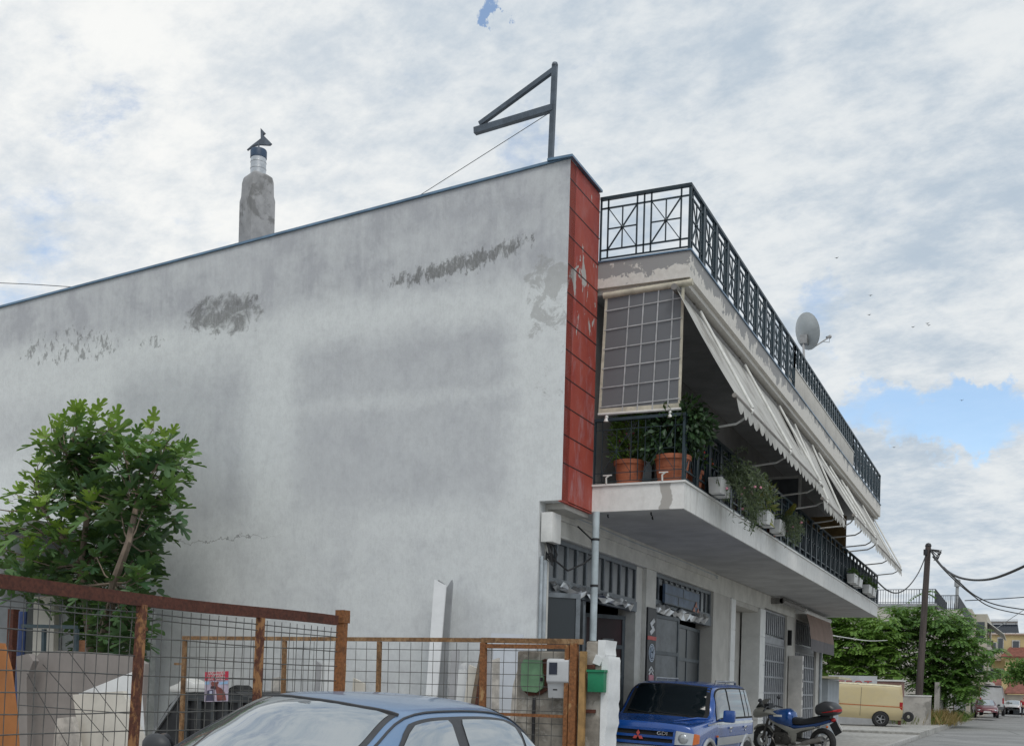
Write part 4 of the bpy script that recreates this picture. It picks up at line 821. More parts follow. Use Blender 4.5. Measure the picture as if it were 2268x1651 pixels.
for k, (pts, y, m, lab, nm) in enumerate((
    ([(1000, 1660), (1010, 1470), (1025, 1465), (1018, 1660)], 13.9, M_slab, 'narrow white strip leaning right of the tall grey profile', 'stone_strip'),
    ([(1012, 1660), (1032, 1470), (1048, 1478), (1040, 1660)], 13.7, M_cream, 'cream strip beside the narrow white strip', 'stone_strip'),
    ([(1022, 1660), (1058, 1425), (1066, 1432), (1045, 1660)], 13.5, mat('weathered_timber', (.16, .12, .085), .9, .3, 8), 'long dark weathered timber leaning steeply left of the gate door', 'timber'),
    ([(1035, 1660), (1058, 1470), (1062, 1480), (1046, 1660)], 13.2, M_rust1, 'thin rusty iron bar beside the leaning timber', 'iron_bar'),
    ([(1050, 1660), (1066, 1440), (1082, 1430), (1082, 1660)], 13.6, mat('gap_shade_grey', (.36, .36, .37), .8, .15, 2), 'slab coloured a shaded grey right of the weathered timber', 'stone_slab'),  # slab coloured darker to give shade between the leaning pieces
    ([(1078, 1660), (1080, 1400), (1150, 1403), (1150, 1470), (1142, 1660)], 14.2, mat('pale_blue_white_board', (.58, .61, .66), .6, .06, 2), 'pale blue white board rising above the gate beside the wall corner', 'board'),
    ([(985, 1660), (992, 1440), (1008, 1436), (1004, 1660)], 14.3, mat('gap_shade_grey', (.36, .36, .37)), 'grey strip added as a shaded gap right of the tall grey profile', 'stone_strip'),  # strip added to draw the shaded gap in grey
    ([(686, 1600), (694, 1462), (704, 1470), (700, 1600)], 14.2, mat('gap_shade_grey', (.36, .36, .37)), 'thin grey strip added as a shaded gap left of the white slab between the gate posts', 'stone_strip'),  # strip added, its grey is the shade beside the white slab
    ([(1085, 1660), (1083, 1460), (1097, 1455), (1098, 1660)], 13.0, M_edge, 'rough narrow stone strip at the left edge of the gate door', 'stone_strip'),
    ([(1122, 1660), (1130, 1520), (1140, 1480), (1162, 1478), (1155, 1580), (1150, 1660)], 12.8, M_edge, 'grey streaked rough slab left of the green meter box', 'stone_slab'),
    ([(1140, 1700), (1148, 1575), (1166, 1570), (1160, 1700)], 12.6, M_slab, 'short white slab at the foot of the meter wall', 'stone_slab'),
    ([(700, 1600), (706, 1462), (735, 1465), (741, 1600)], 14.0, M_slab, 'white slab seen between the two middle gate posts', 'stone_slab'),
    ([(735, 1600), (745, 1465), (756, 1470), (752, 1600)], 13.9, mat('pale_timber', (.45, .33, .18), .8, .2, 6), 'short yellowish timber beside the white slab at the fence end', 'timber'),
    ([(590, 1600), (596, 1500), (612, 1498), (615, 1600)], 14.1, M_edge, 'grey brown stone post standing behind the first gate post', 'stone_post'),
    ([(772, 1600), (776, 1500), (800, 1512), (805, 1600)], 14.2, M_cream, 'low cream offcut right of the fence end post', 'stone_slab'),
    ([(665, 1600), (668, 1535), (690, 1530), (692, 1600)], 13.6, M_gslab, 'low brown block left of the white slab between the gate posts', 'stone_block'))):
    slab(nm, pts, y, m, lab, nm.replace('_', ' '), .05, .05, SG)
# shed, posts and chair frame at the far left
sh = thing('shed', 'small grey shed with a pale roof edge behind the fig tree at the left', 'shed', (-17, 14, .15))
b = MB(); b.bx(-20, -15.6, 14.0, 14.78, .15, 4.0); b.build('wall', mat('grey_shed_sheet', (.26, .27, .28), .7, .15, 2), sh); b = MB(); b.prism([(-20, 13.8, 4.45), (-15.2, 13.8, 4.05), (-15.2, 13.8, 4.2), (-20, 13.8, 4.62)], (0, 1.0, 0)); b.build('roof', mat('pale_grey_roof_sheet', (.45, .46, .46), .6, .1, 2), sh)
b = MB(); p = onY(34, 1230, 12.6); b.bar((p.x, 12.6, 2.6), (p.x - .05, 12.6, .15), .12, .12); tag(b.build('iron_post', M_rust1), 'thick rusty upright post at the left under the fig tree', 'post')
b = MB(); p = onY(52, 1330, 12.4); b.tube([(p.x, 12.4, 2.55), (p.x - .1, 12.4, .15)], .06, 8); tag(b.build('plastic_pipe', mat('dark_blue_pipe', (.02, .04, .12), .5)), 'dark blue pipe leaning beside the thick rusty post', 'pipe')
b = MB(); a_, c_, d_, e_ = onY(50, 1385, 11.8), onY(155, 1388, 11.8), onY(98, 1388, 11.8), onY(170, 1388, 11.8)
b.bar(a_, e_, .05, .05); b.bar((d_.x, 11.8, d_.z - .026), (d_.x, 11.8, .15), .05, .05); b.bar((e_.x, 11.8, e_.z - .026), (e_.x, 11.8, .15), .05, .05); tag(b.build('trestle', mat('dark_blue_iron', (.03, .05, .06), .5)), 'dark iron trestle frame standing behind the large grey slab', 'trestle')
b = MB(); p = onY(183, 1395, 11.9); b.bar((p.x, 11.9, 2.1), (p.x, 11.9, .15), .09, .05); tag(b.build('timber', mat('brown_timber', (.22, .10, .05), .8)), 'upright brown timber beside the iron trestle under the fig tree', 'timber')
b = MB(); a_, c_ = onY(75, 1320, 13.2), onY(118, 1440, 13.2); b.bx(a_.x, c_.x, 13.2, 13.3, .15, a_.z); tag(b.build('board', M_cream), 'tall cream board standing behind the left end of the trestle', 'board')
b = MB(); a_, c_ = onY(285, 1320, 14.4), onY(318, 1600, 14.4); b.bx(a_.x, a_.x + .12, 14.4, 14.6, .15, 2.9); b.bx(a_.x + .2, a_.x + .34, 14.5, 14.7, .15, 2.7); tag(b.build('gutter_pipe', mat('pale_grey_pipe', (.42, .43, .41), .6)), 'pair of pale grey square pipes standing against the wall right of the fig tree', 'pipe')
# ------------------------------------------------------------------ the fig tree
ft = thing('fig_tree', 'fig tree with large lobed leaves growing in front of the blank wall', 'tree', (-12.9, 13.2, .15)); rng = random.Random(5)
LO = [(0, 0), (.14, -.02), (.32, .02), (.44, .16), (.43, .30), (.33, .33), (.17, .28), (.19, .40), (.33, .54), (.42, .70), (.38, .80), (.26, .76), (.13, .54), (.12, .70), (.17, .88), (.13, 1.02), (0, 1.06)]
LO = LO + [(-x, y) for x, y in reversed(LO[1:-1])]
def fig_leaf(b, c, d, n, l):
    s = d.cross(n).normalized(); n = s.cross(d); k = len(LO); bend = rng.uniform(.05, .3)
    vs = [c + d * (y * l) + s * (x * l) + n * l * (abs(x) * .35 - bend * y * y) for x, y in LO]; m = c + d * (.33 * l) - n * l * bend * .1
    b.add([m] + vs, [(0, i + 1, (i + 1) % k + 1) for i in range(k)])
tips = [(560, 300, 3), (700, 330, 3), (830, 410, 3), (470, 390, 3), (400, 440, 3), (335, 530, 3), (560, 450, 1), (690, 470, 1), (800, 520, 1), (480, 560, 1), (1140, 440, 3), (1270, 510, 3), (985, 530, 2), (1120, 560, 1), (1340, 600, 2), (1210, 640, 1), (1060, 650, 1), (1370, 680, 2), (1290, 760, 1), (250, 730, 3), (380, 700, 2), (560, 680, 0), (690, 650, 0), (860, 700, 1), (980, 760, 1), (1150, 760, 0), (240, 850, 3), (100, 950, 3), (190, 1030, 3), (350, 990, 3), (450, 820, 1), (500, 900, 0), (640, 860, 0), (700, 970, 3), (690, 1040, 3), (820, 960, 0), (950, 900, 0), (1090, 900, 0), (1210, 880, 1), (1250, 1000, 1), (50, 1170, 3), (190, 1120, 2), (320, 1110, 2), (450, 1180, 3), (600, 1110, 1), (760, 1100, 1), (900, 1080, 0), (1040, 1050, 0), (1160, 1090, 1), (30, 1320, 2), (180, 1330, 3), (330, 1240, 1), (480, 1290, 1), (620, 1250, 1), (760, 1270, 0), (880, 1250, 0), (1060, 1220, 0), (1110, 1330, 0), (90, 1430, 1), (230, 1440, 2), (390, 1430, 0), (560, 1430, 0), (700, 1400, 0), (850, 1400, 0), (1000, 1400, 0), (1060, 1490, 0), (180, 1560, 0), (330, 1560, 0), (500, 1550, 0), (660, 1540, 0), (1030, 1580, 1), (900, 1560, 0),
        (-120, 1180, 3), (-150, 1350, 2), (-100, 1000, 3), (720, 780, 0), (600, 780, 0), (300, 900, 2), (420, 600, 2), (920, 620, 2)]
tips = [(u / 2.2011 / 1.5291, (1250 + v / 2.2011) / 1.5291, k) for u, v, k in tips]
tips += [(150, 1325, 2), (190, 1330, 0), (240, 1345, 0), (285, 1350, 1), (170, 1365, 1), (215, 1375, 0), (255, 1385, 0), (295, 1310, 1), (225, 1410, 0), (285, 1400, 0), (195, 1400, 0), (250, 1425, 0), (270, 1330, 0), (300, 1375, 0)]
bt = MB(); base = Vector((-12.95, 13.25, .15)); hubs = [onY(u, v, 13.25 + dy) for u, v, dy in ((252, 1290, -.8), (285, 1200, -.85), (305, 1105, -.6), (180, 1250, -.1), (130, 1180, 0), (200, 1080, .1), (150, 1010, 0), (280, 1020, 0), (90, 1120, 0))]
r0 = [onY(225, 1440, 13.25), onY(200, 1430, 13.3)]
bt.tube([base, r0[0], hubs[0], hubs[1], hubs[2], hubs[7]], [.09, .075, .06, .05, .04, .025], 8); bt.tube([base + Vector((-.1, 0, 0)), r0[1], hubs[3], hubs[5], hubs[6]], [.08, .065, .05, .04, .025], 8); bt.tube([hubs[3], hubs[4], hubs[8]], [.045, .035, .02], 7)
leaves = [MB(), MB(), MB()]
for u, v, k in tips:
    reps = 2 if k == 0 else 1
    for q in range(reps):
        tp_ = onY(u + rng.uniform(-9, 9), v + rng.uniform(-9, 9), 13.2 + rng.uniform(-.75, .75)); h = min(hubs, key=lambda p: (p - tp_).length + (3 if p.z > tp_.z + .1 else 0))
        bt.tube([h, (h + tp_) / 2 + Vector((0, 0, -.08)), tp_], [.014, .011, .008], 5, False)
        up = Vector((rng.uniform(-.4, .4), rng.uniform(-.4, .3), 1)).normalized(); nl = rng.randint(7, 10)
        for i in range(nl):
            a = i * 2.4 + rng.uniform(-.4, .4); el = 1.0 - 1.5 * i / nl + rng.uniform(-.25, .25); out_ = Vector((math.cos(a), math.sin(a), 0))
            d = (out_ * math.cos(el) + up * math.sin(el)).normalized(); st_ = tp_ - up * (.035 * i); p = st_ + d * rng.uniform(.05, .13)
            bt.tube([st_, p], .005, 3, False); n = (up * 1.0 + out_ * .25 + rdir(rng) * .3).normalized()
            young = k == 3 and i < 6; l = rng.uniform(.17, .26) if young else rng.uniform(.2, .36); n = (n - d * n.dot(d)).normalized()
            fig_leaf(leaves[0 if young else (1 if (k >= 2 or (k == 1 and i < 5)) else 2)], p, (d + Vector((0, 0, -.25 if not young else .1))).normalized(), n, l)
bt.build('trunk', mat('fig_bark', (.17, .13, .10), .85, .2, 8), ft)
leaves[0].build('young_leaves', leafmat('young_fig_leaf', (.16, .28, .04), (.26, .38, .07), .38), ft, fix=False); leaves[1].build('crown', leafmat('fig_leaf', (.065, .15, .045), (.15, .26, .07), .28), ft, fix=False); leaves[2].build('inner_leaves', leafmat('dark_fig_leaf', (.03, .08, .035), (.085, .16, .06), .2), ft, fix=False)  # darker green for the inner and lower leaf clusters
# ------------------------------------------------------------------ vehicles
def cr_(p0, p1, p2, p3, t):
    return tuple(.5 * (2 * b_ + (c - a) * t + (2 * a - 5 * b_ + 4 * c - d) * t * t + (3 * b_ - a - 3 * c + d) * t ** 3) for a, b_, c, d in zip(p0, p1, p2, p3))
def cr1(pts, u):
    n = len(pts); i = max(0, min(n - 2, int(u))); g = lambda k: pts[max(0, min(n - 1, k))]
    return cr_(g(i - 1), g(i), g(i + 1), g(i + 2), u - i)
class Shell:
    def __init__(s, half): s.rows = [[tuple(p) for p in r] + [(-x, y, z) for x, y, z in reversed(r[:-1])] for r in half]; s.nu = len(s.rows) - 1; s.nv = len(s.rows[0]) - 1; s.sg = 1; s.sg = 1 if s.normal(s.nu / 2, s.nv / 2).z > 0 else -1
    def __call__(s, u, v): return Vector(cr1([cr1(r, v) for r in s.rows[max(0, int(u) - 1):int(u) + 3]], u - max(0, int(u) - 1)))
    def normal(s, u, v):
        e = .02; a = s(min(u + e, s.nu), v) - s(max(u - e, 0), v); c = s(u, min(v + e, s.nv)) - s(u, max(v - e, 0)); return a.cross(c).normalized() * s.sg
    def body(s, k=5):
        b = MB(); b.grid([[s(i / k, j / k) for j in range(s.nv * k + 1)] for i in range(s.nu * k + 1)]); return b
    def ruled(s, rows, n=10, off=.004, m=5, b=None):
        b = b or MB(); R_ = []
        for (v0, a0, c0), (v1, a1, c1) in zip(rows[:-1], rows[1:]):
            for q in range(m + (1 if (v1, a1, c1) == rows[-1] else 0)):
                t_ = q / m; v = v0 + (v1 - v0) * t_; a = a0 + (a1 - a0) * t_; c = c0 + (c1 - c0) * t_; r_ = []
                for i in range(n + 1): u = a + (c - a) * i / n; r_.append(s(u, v) + s.normal(u, v) * off)
                R_.append(r_)
        b.grid(R_); return b
    def both(s, rows, **k):
        b = s.ruled(rows, **k); s.ruled([(s.nv - v, a, c) for v, a, c in rows], b=b, **k); return b
def paint(name, col, metal=.35, rough=.32, dust=.12):
    t = NT(name); n = t.noise(3, 6, .6); c = t.mix(t.math('MULTIPLY', t.step(n, .4, .75), dust * 2), col, (.30, .29, .27)); t.fin(c, t.step(n, .3, .7, rough * .8, rough * 1.3), metal, None, .7); return t.m
M_tyre = mat('tyre_rubber', (.022, .022, .023), .85, .2, 8); M_trim = mat('dark_grey_window_trim', (.045, .046, .05), .5, .15, 6, bump=0); M_rim = mat('grey_wheel_rim', (.32, .32, .33), .4, .2, 8, metal=.6); M_chrome = mat('bright_chrome', (.7, .7, .72), .12, .05, 5, metal=1., bump=0)
M_lamp = glassmat('clear_lamp_glass', (.42, .44, .46), .08, 1.6, .35); M_red_l = mat('red_lamp_lens', (.35, .012, .015), .25, .1, 5, bump=0); M_orange = mat('orange_lamp_lens', (.55, .13, .02), .25, .1, 5, bump=0)
def wheel(par, x, y, r, w_, rim=M_rim, side=1, spokes=5):
    o = thing('wheel', None, None, (x, y, r)); o.parent = par
    b = MB(); b.lathe([(r * .62, -w_ / 2), (r * .93, -w_ / 2), (r, -w_ * .36), (r, w_ * .36), (r * .93, w_ / 2), (r * .62, w_ / 2)], (0, 0, 0), 28, 'X'); t_ = b.build('tyre', M_tyre); t_.parent = o
    b = MB(); q = side * (w_ / 2 - .03); b.lathe([(r * .64, -side * w_ * .4), (r * .64, q + side * .02), (r * .58, q + side * .02), (r * .55, q - side * .02), (r * .2, q), (r * .18, q + side * .03), (0, q + side * .03)], (0, 0, 0), 24, 'X')
    for k in range(spokes): a = 2 * math.pi * k / spokes; b.bar((q, r * .15 * math.cos(a), r * .15 * math.sin(a)), (q, r * .58 * math.cos(a), r * .58 * math.sin(a)), .04, .05, up=(1, 0, 0))
    t_ = b.build('rim', rim); t_.parent = o; return o
def child(b, name, m, par, **k):
    o = b.build(name, m, None, **k); o.parent = par; return o
def arches(par, xs, ys, r, m):
    b = MB()
    for x in xs:
        for y in ys: s_ = 1 if x > 0 else -1; b.lathe([(0, 0), (r, 0), (r, .012), (0, .012)] if s_ > 0 else [(0, 0), (r, 0), (r, -.012), (0, -.012)], (x, y, r * .88), 28, 'X')
    child(b, 'wheel_arch', m, par)
SED = [[(.60, -1.86, .22), (.72, -1.92, .3), (.70, -1.99, .36), (.66, -2.02, .4), (.56, -2.05, .42), (.42, -2.08, .42), (.2, -2.1, .42), (0, -2.1, .42)],
       [(.64, -1.9, .22), (.73, -1.95, .42), (.72, -1.97, .55), (.68, -1.95, .64), (.58, -1.97, .67), (.42, -2.0, .68), (.2, -2.03, .69), (0, -2.04, .69)],
       [(.80, -1.5, .2), (.84, -1.5, .45), (.83, -1.5, .66), (.79, -1.5, .78), (.68, -1.52, .83), (.48, -1.54, .86), (.25, -1.56, .88), (0, -1.57, .885)],
       [(.82, -.8, .18), (.85, -.8, .45), (.845, -.8, .70), (.82, -.75, .88), (.765, -.74, .93), (.68, -.82, .945), (.35, -1.0, .955), (0, -1.06, .96)],
       [(.82, -.45, .18), (.85, -.45, .45), (.845, -.45, .7), (.82, -.4, .9), (.735, -.38, 1.07), (.64, -.42, 1.15), (.33, -.60, 1.19), (0, -.65, 1.20)],
       [(.82, -.05, .18), (.85, -.05, .45), (.845, -.05, .7), (.815, -.02, .905), (.71, 0, 1.16), (.575, -.04, 1.335), (.30, -.20, 1.385), (0, -.25, 1.395)],
       [(.82, .45, .18), (.85, .45, .45), (.845, .45, .7), (.81, .45, .91), (.70, .45, 1.18), (.565, .45, 1.375), (.30, .42, 1.425), (0, .42, 1.435)],
       [(.82, 1.05, .18), (.85, 1.05, .45), (.845, 1.05, .7), (.80, 1.05, .92), (.695, 1.1, 1.17), (.555, 1.12, 1.345), (.30, 1.18, 1.395), (0, 1.2, 1.405)],
       [(.81, 1.4, .18), (.84, 1.4, .45), (.835, 1.42, .7), (.79, 1.44, .93), (.70, 1.44, 1.10), (.58, 1.46, 1.2), (.3, 1.54, 1.23), (0, 1.56, 1.24)],
       [(.79, 1.75, .2), (.82, 1.75, .45), (.815, 1.75, .7), (.77, 1.72, .90), (.70, 1.70, .96), (.6, 1.72, .985), (.3, 1.8, 1.0), (0, 1.82, 1.0)],
       [(.74, 2.02, .25), (.78, 2.02, .45), (.77, 2.02, .7), (.73, 2.02, .86), (.66, 2.02, .92), (.5, 2.04, .945), (.25, 2.07, .95), (0, 2.08, .95)],
       [(.68, 2.1, .25), (.72, 2.13, .4), (.71, 2.14, .55), (.68, 2.13, .66), (.6, 2.15, .72), (.45, 2.17, .74), (.2, 2.19, .75), (0, 2.2, .75)]]
def sedan(name, label, group, pm, glass, detail=True, trimm=M_trim):
    o = thing(name, label, 'car', (0, 0, 0), group); S = Shell(SED)
    bo = child(S.body(6 if detail else 3), 'body', pm, o)
    child(S.ruled([(5.13, 2.97, 5.03), (9 - .13, 2.97, 5.03)], n=14, off=.003, m=16), 'window_surround', trimm, o, fix=False)
    child(S.ruled([(5.25, 3.06, 4.9), (5.5, 3.03, 4.95), (8.5, 3.03, 4.95), (8.75, 3.06, 4.9)], n=14, off=.007, m=8), 'windscreen', glass, o, fix=False)
    child(S.ruled([(5.1, 7.1, 8.95), (8.9, 7.1, 8.95)], n=8, off=.005, m=12), 'rear_window', glass, o, fix=False)
    child(S.both([(3.05, 3.35, 9.0), (3.4, 3.6, 8.8), (4.1, 4.2, 8.3), (4.62, 4.72, 7.6), (4.76, 4.95, 7.3)], n=24, off=.004), 'window_frame', trimm, o, fix=False)
    child(S.both([(3.18, 3.75, 5.9), (4.1, 4.4, 5.9), (4.5, 4.82, 5.9), (4.64, 5.05, 5.85)], n=10, off=.009), 'side_window', glass, o, fix=False)
    child(S.both([(3.18, 6.12, 7.35), (4.1, 6.12, 7.35), (4.5, 6.12, 7.25), (4.64, 6.15, 6.95)], n=10, off=.009), 'side_window', glass, o, fix=False)
    child(S.both([(3.18, 7.47, 8.7), (4.05, 7.47, 8.1), (4.45, 7.47, 7.6)], n=6, off=.009), 'side_window', glass, o, fix=False)
    for s_ in (1, -1):
        m = thing('mirror', None, None, (s_ * .95, -.55, .97)); m.parent = o
        b = MB(); b.ball((0, 0, .02), (.115, .06, .085), 14); b.bar((0, .01, -.03), (-s_ * .13, .02, -.06), .06, .05); child(b, 'mirror_case', mat('black_mirror_plastic', (.04, .042, .045), .5, .15, 5), m)
        b = MB(); b.lathe([(0, 0), (.085, 0)], (0, .062, .02), 14, 'Y'); child(b, 'mirror_glass', M_chrome, m, fix=False)
    b = MB()
    for s_ in (1, -1): b.ball((s_ * .56, -1.96, .57), (.16, .09, .085), 12)
    child(b, 'headlight', M_lamp, o); b = MB()
    for s_ in (1, -1): b.ball((s_ * .6, 2.06, .76), (.13, .06, .1), 12)
    child(b, 'tail_light', M_red_l, o); b = MB(); b.box((0, -2.115, .45), (.52, .02, .12)); child(b, 'number_plate', M_whiteplastic, o)
    b = MB(); b.box((0, -2.06, .58), (.7, .04, .07)); child(b, 'grille', M_black, o)
    arches(o, (.845, -.845), (-1.3, 1.25), .34, M_black)
    for x, y in ((.80, -1.3), (-.80, -1.3), (.80, 1.25), (-.80, 1.25)): wheel(o, x, y, .29, .18, side=1 if x > 0 else -1)
    if detail:
        b = MB()
        for v in (4.97, 9.03): b.tube([S(u / 4, v) + S.normal(u / 4, v) * .004 for u in range(12, 37)], .009, 5)
        child(b, 'roof_seam', trimm, o); b = MB(); b.tube([S(3.1, 6.2) + S.normal(3.1, 6.2) * .02, S(3.35, 7.6) + S.normal(3.35, 7.6) * .015], .008, 5); b.tube([S(3.1, 7.8) + S.normal(3.1, 7.8) * .02, S(3.4, 8.5) + S.normal(3.4, 8.5) * .015], .008, 5); child(b, 'wiper', M_black, o)
    return o, S
G_near = glassmat('reflective_car_glass', (.42, .45, .47), .025, 2.3, .75)
sed, SS = sedan('parked_car', 'light blue saloon car parked closest to the camera in front of the gate', None, paint('light_metallic_blue', (.16, .265, .43), .35, .36, .1), G_near)
def pose(o, local, target, rot): o.rotation_euler = rot.to_euler(); o.location = target - rot @ Vector([a * c for a, c in zip(local, o.scale)])
sed.scale = (1, 1.12, 1)
pose(sed, (.575, -.04, 1.335), onD(892, 1589, 7.15), Matrix.Rotation(R(-3.5), 3, 'Z') @ Matrix.Rotation(R(4.2), 3, 'Y'))
b = MB(); b.tube([SS(5.0, v / 10) + Vector((0, -.004, .006)) for v in range(51, 90)], .011, 5); child(b, 'windscreen_seal', M_trim, sed)
# --- blue off-roader
SUVR = [[(.66, -1.82, .35), (.75, -1.88, .40), (.74, -1.92, .42), (.70, -1.93, .44), (.6, -1.95, .45), (.45, -1.96, .45), (.2, -1.97, .45), (0, -1.97, .45)],
        [(.68, -1.85, .36), (.79, -1.88, .52), (.79, -1.90, .70), (.75, -1.90, .86), (.66, -1.91, .92), (.48, -1.93, .945), (.25, -1.95, .955), (0, -1.95, .96)],
        [(.74, -1.75, .36), (.82, -1.75, .55), (.82, -1.74, .80), (.78, -1.74, .95), (.68, -1.74, .99), (.48, -1.76, .995), (.25, -1.78, 1.005), (0, -1.78, 1.01)],
        [(.78, -.85, .36), (.83, -.85, .55), (.83, -.85, .85), (.81, -.85, 1.02), (.75, -.84, 1.06), (.70, -.88, 1.07), (.35, -.98, 1.085), (0, -1.0, 1.09)],
        [(.78, -.62, .36), (.83, -.62, .55), (.83, -.62, .85), (.81, -.62, 1.03), (.755, -.60, 1.22), (.68, -.64, 1.31), (.34, -.72, 1.34), (0, -.74, 1.345)],
        [(.78, -.38, .36), (.83, -.38, .55), (.83, -.38, .85), (.81, -.38, 1.03), (.735, -.36, 1.34), (.635, -.40, 1.56), (.32, -.47, 1.60), (0, -.49, 1.61)],
        [(.78, .3, .36), (.83, .3, .55), (.83, .3, .85), (.81, .3, 1.03), (.73, .3, 1.36), (.63, .3, 1.61), (.32, .3, 1.65), (0, .3, 1.66)],
        [(.78, 1.3, .36), (.83, 1.3, .55), (.83, 1.3, .85), (.81, 1.3, 1.03), (.725, 1.3, 1.36), (.62, 1.3, 1.61), (.32, 1.3, 1.65), (0, 1.3, 1.66)],
        [(.77, 1.62, .4), (.82, 1.64, .55), (.82, 1.66, .85), (.80, 1.66, 1.03), (.715, 1.62, 1.36), (.61, 1.58, 1.585), (.3, 1.6, 1.62), (0, 1.6, 1.63)],
        [(.70, 1.72, .45), (.74, 1.76, .55), (.74, 1.78, .8), (.73, 1.78, 1.0), (.66, 1.74, 1.3), (.56, 1.7, 1.45), (.3, 1.72, 1.48), (0, 1.72, 1.49)],
        [(.6, 1.74, .45), (.62, 1.78, .5), (.62, 1.8, .55), (.6, 1.8, .6), (.5, 1.8, .62), (.4, 1.8, .62), (.2, 1.8, .62), (0, 1.8, .62)]]
suv = thing('parked_offroader', 'dark blue and silver off-roader parked facing the camera under the balcony', 'car', (0, 0, 0)); S = Shell(SUVR)
M_suv = paint('deep_blue_paint', (.006, .065, .29), .1, .25, .03); M_silver = paint('silver_cladding_paint', (.40, .41, .42), .5, .35, .1); M_clad = paint('grey_blue_cladding', (.035, .05, .09), .15, .35, .1); G_dark = glassmat('dark_windscreen', (.006, .010, .013), .04, 1.55); G_side = glassmat('reflective_side_glass', (.10, .11, .12), .04, 2.0, .3)
child(S.body(6), 'body', M_suv, suv)
child(S.ruled([(5.07, 2.98, 4.98), (8.93, 2.98, 4.98)], n=10, off=.003, m=12), 'window_surround', M_black, suv, fix=False)
child(S.ruled([(5.3, 3.05, 4.86), (8.7, 3.05, 4.86)], n=10, off=.007, m=14), 'windscreen', G_dark, suv, fix=False)
child(S.both([(3.12, 3.25, 8.3), (4.0, 3.75, 8.35), (4.85, 4.55, 8.3)], n=24, off=.004), 'window_frame', M_black, suv, fix=False)
for u0, u1, d_ in ((3.5, 5.75, .95), (5.87, 6.7, 0), (6.78, 7.05, 0), (7.15, 8.15, 0)): child(S.both([(3.22, u0, u1), (4.0, u0 + d_ * .45, u1), (4.72, u0 + d_, u1)], n=8, off=.009), 'side_window', G_side, suv, fix=False)
child(S.both([(.02, 1.2, 9.4), (.9, 1.2, 9.4)], n=30, off=.012), 'lower_cladding', M_clad, suv, fix=False); child(S.both([(2.78, 2.6, 8.6), (2.98, 2.6, 8.6)], n=24, off=.01), 'belt_strip', M_silver, suv, fix=False)
child(S.both([(1.35, 3.2, 7.9), (1.75, 3.2, 7.9)], n=20, off=.022), 'rubbing_strip', M_silver, suv, fix=False)
b = MB(); b.prism([(-.53, -2.0, .68), (.53, -2.0, .68), (.52, -1.975, .90), (-.52, -1.975, .90)], (0, .06, 0)); child(b, 'grille', M_black, suv)
b = MB()
for z in (.69, .79, .90): b.bar((-.54, -2.005 + (z - .74) * .14, z), (.54, -2.005 + (z - .74) * .14, z), .035, .04)
for x in (-.54, .54): b.bar((x, -2.0, .68), (x, -1.975, .91), .03, .035)
child(b, 'grille_bar', M_suv, suv)
b = MB()
for s_ in (1, -1): b.prism([(s_ * .55, -2.0, .69), (s_ * .81, -1.95, .70), (s_ * .82, -1.93, .87), (s_ * .56, -1.975, .90)], (0, .1, 0)); b.ball((s_ * .67, -1.97, .79), (.08, .035, .08), 14)
child(b, 'headlight', M_lamp, suv); b = MB()
for s_ in (1, -1): b.prism([(s_ * .812, -1.948, .70), (s_ * .86, -1.86, .72), (s_ * .855, -1.84, .85), (s_ * .822, -1.93, .87)], (0, .1, 0))
child(b, 'indicator', M_orange, suv)
b = MB(); b.prism([(-.80, -2.02, .45), (.80, -2.02, .45), (.82, -2.0, .66), (-.82, -2.0, .66)], (0, .14, 0)); child(b, 'bumper', M_silver, suv, bevel=.03)
b = MB(); c0 = Vector((0, -2.035, .80))
for k in range(3):
    a = R(90 + 120 * k); u_ = Vector((math.cos(a), 0, math.sin(a))); v_ = Vector((-math.sin(a), 0, math.cos(a))); c1 = c0 - Vector((0, 0, .012))
    b.prism([c1, c1 + u_ * .045 + v_ * .028, c1 + u_ * .09, c1 + u_ * .045 - v_ * .028], (0, .012, 0))
child(b, 'emblem', mat('emblem_red', (.42, .07, .06), .35), suv)
me = place_text('badge', 'GDI', .075, (.36, -2.0, .845), (1, 0, 0), (0, .1, 1), M_chrome, None, .004, 1.3); me.parent = suv
for s_ in (1, -1):
    m = thing('mirror', None, None, (s_ * .98, -.62, 1.13)); m.parent = suv
    b = MB(); b.box((0, 0, 0), (.19, .1, .2)); b.bar((-s_ * .08, 0, -.07), (-s_ * .19, .04, -.08), .06, .05); child(b, 'mirror_case', M_suv, m, bevel=.035)
    b = MB(); b.box((0, .053, 0), (.15, .004, .15)); child(b, 'mirror_glass', M_chrome, m)
    b = MB(); x = s_ * .52; b.tube([(x, .1, 1.62), (x, .16, 1.685), (x, 1.35, 1.69), (x, 1.42, 1.62)], .02, 8); b.tube([(x, .75, 1.62), (x, .75, 1.69)], .015, 6); child(b, 'roof_rail', mat('dull_silver_rail', (.3, .31, .32), .4, metal=.6), suv)
    for y in (.05, 1.0): b = MB(); b.box((s_ * .845, y, .92), (.02, .16, .035)); b.ball((s_ * .84, y + .02, .86), .018, 6); child(b, 'door_handle', M_chrome, suv, bevel=.006)
b = MB(); b.bar((.845, -.75, .80), (.845, -.72, .80), .03, .03); child(b, 'side_repeater', M_orange, suv)
b = MB(); b.tube([S(3.06, 5.8) + Vector((0, -.02, .01)), S(3.2, 7.4) + Vector((0, -.02, .01))], .009, 5); b.tube([S(3.06, 7.6) + Vector((0, -.02, .01)), S(3.3, 8.7) + Vector((0, -.02, .01))], .009, 5); child(b, 'wiper', M_black, suv)
b = MB(); b.tube([S(2.35, 5.7) + Vector((0, 0, .012)), S(2.9, 5.4) + Vector((0, 0, .015)), S(2.98, 4.9) + Vector((0, 0, .01))], [.004, .02, .01], 6); child(b, 'bonnet_crease', M_suv, suv)
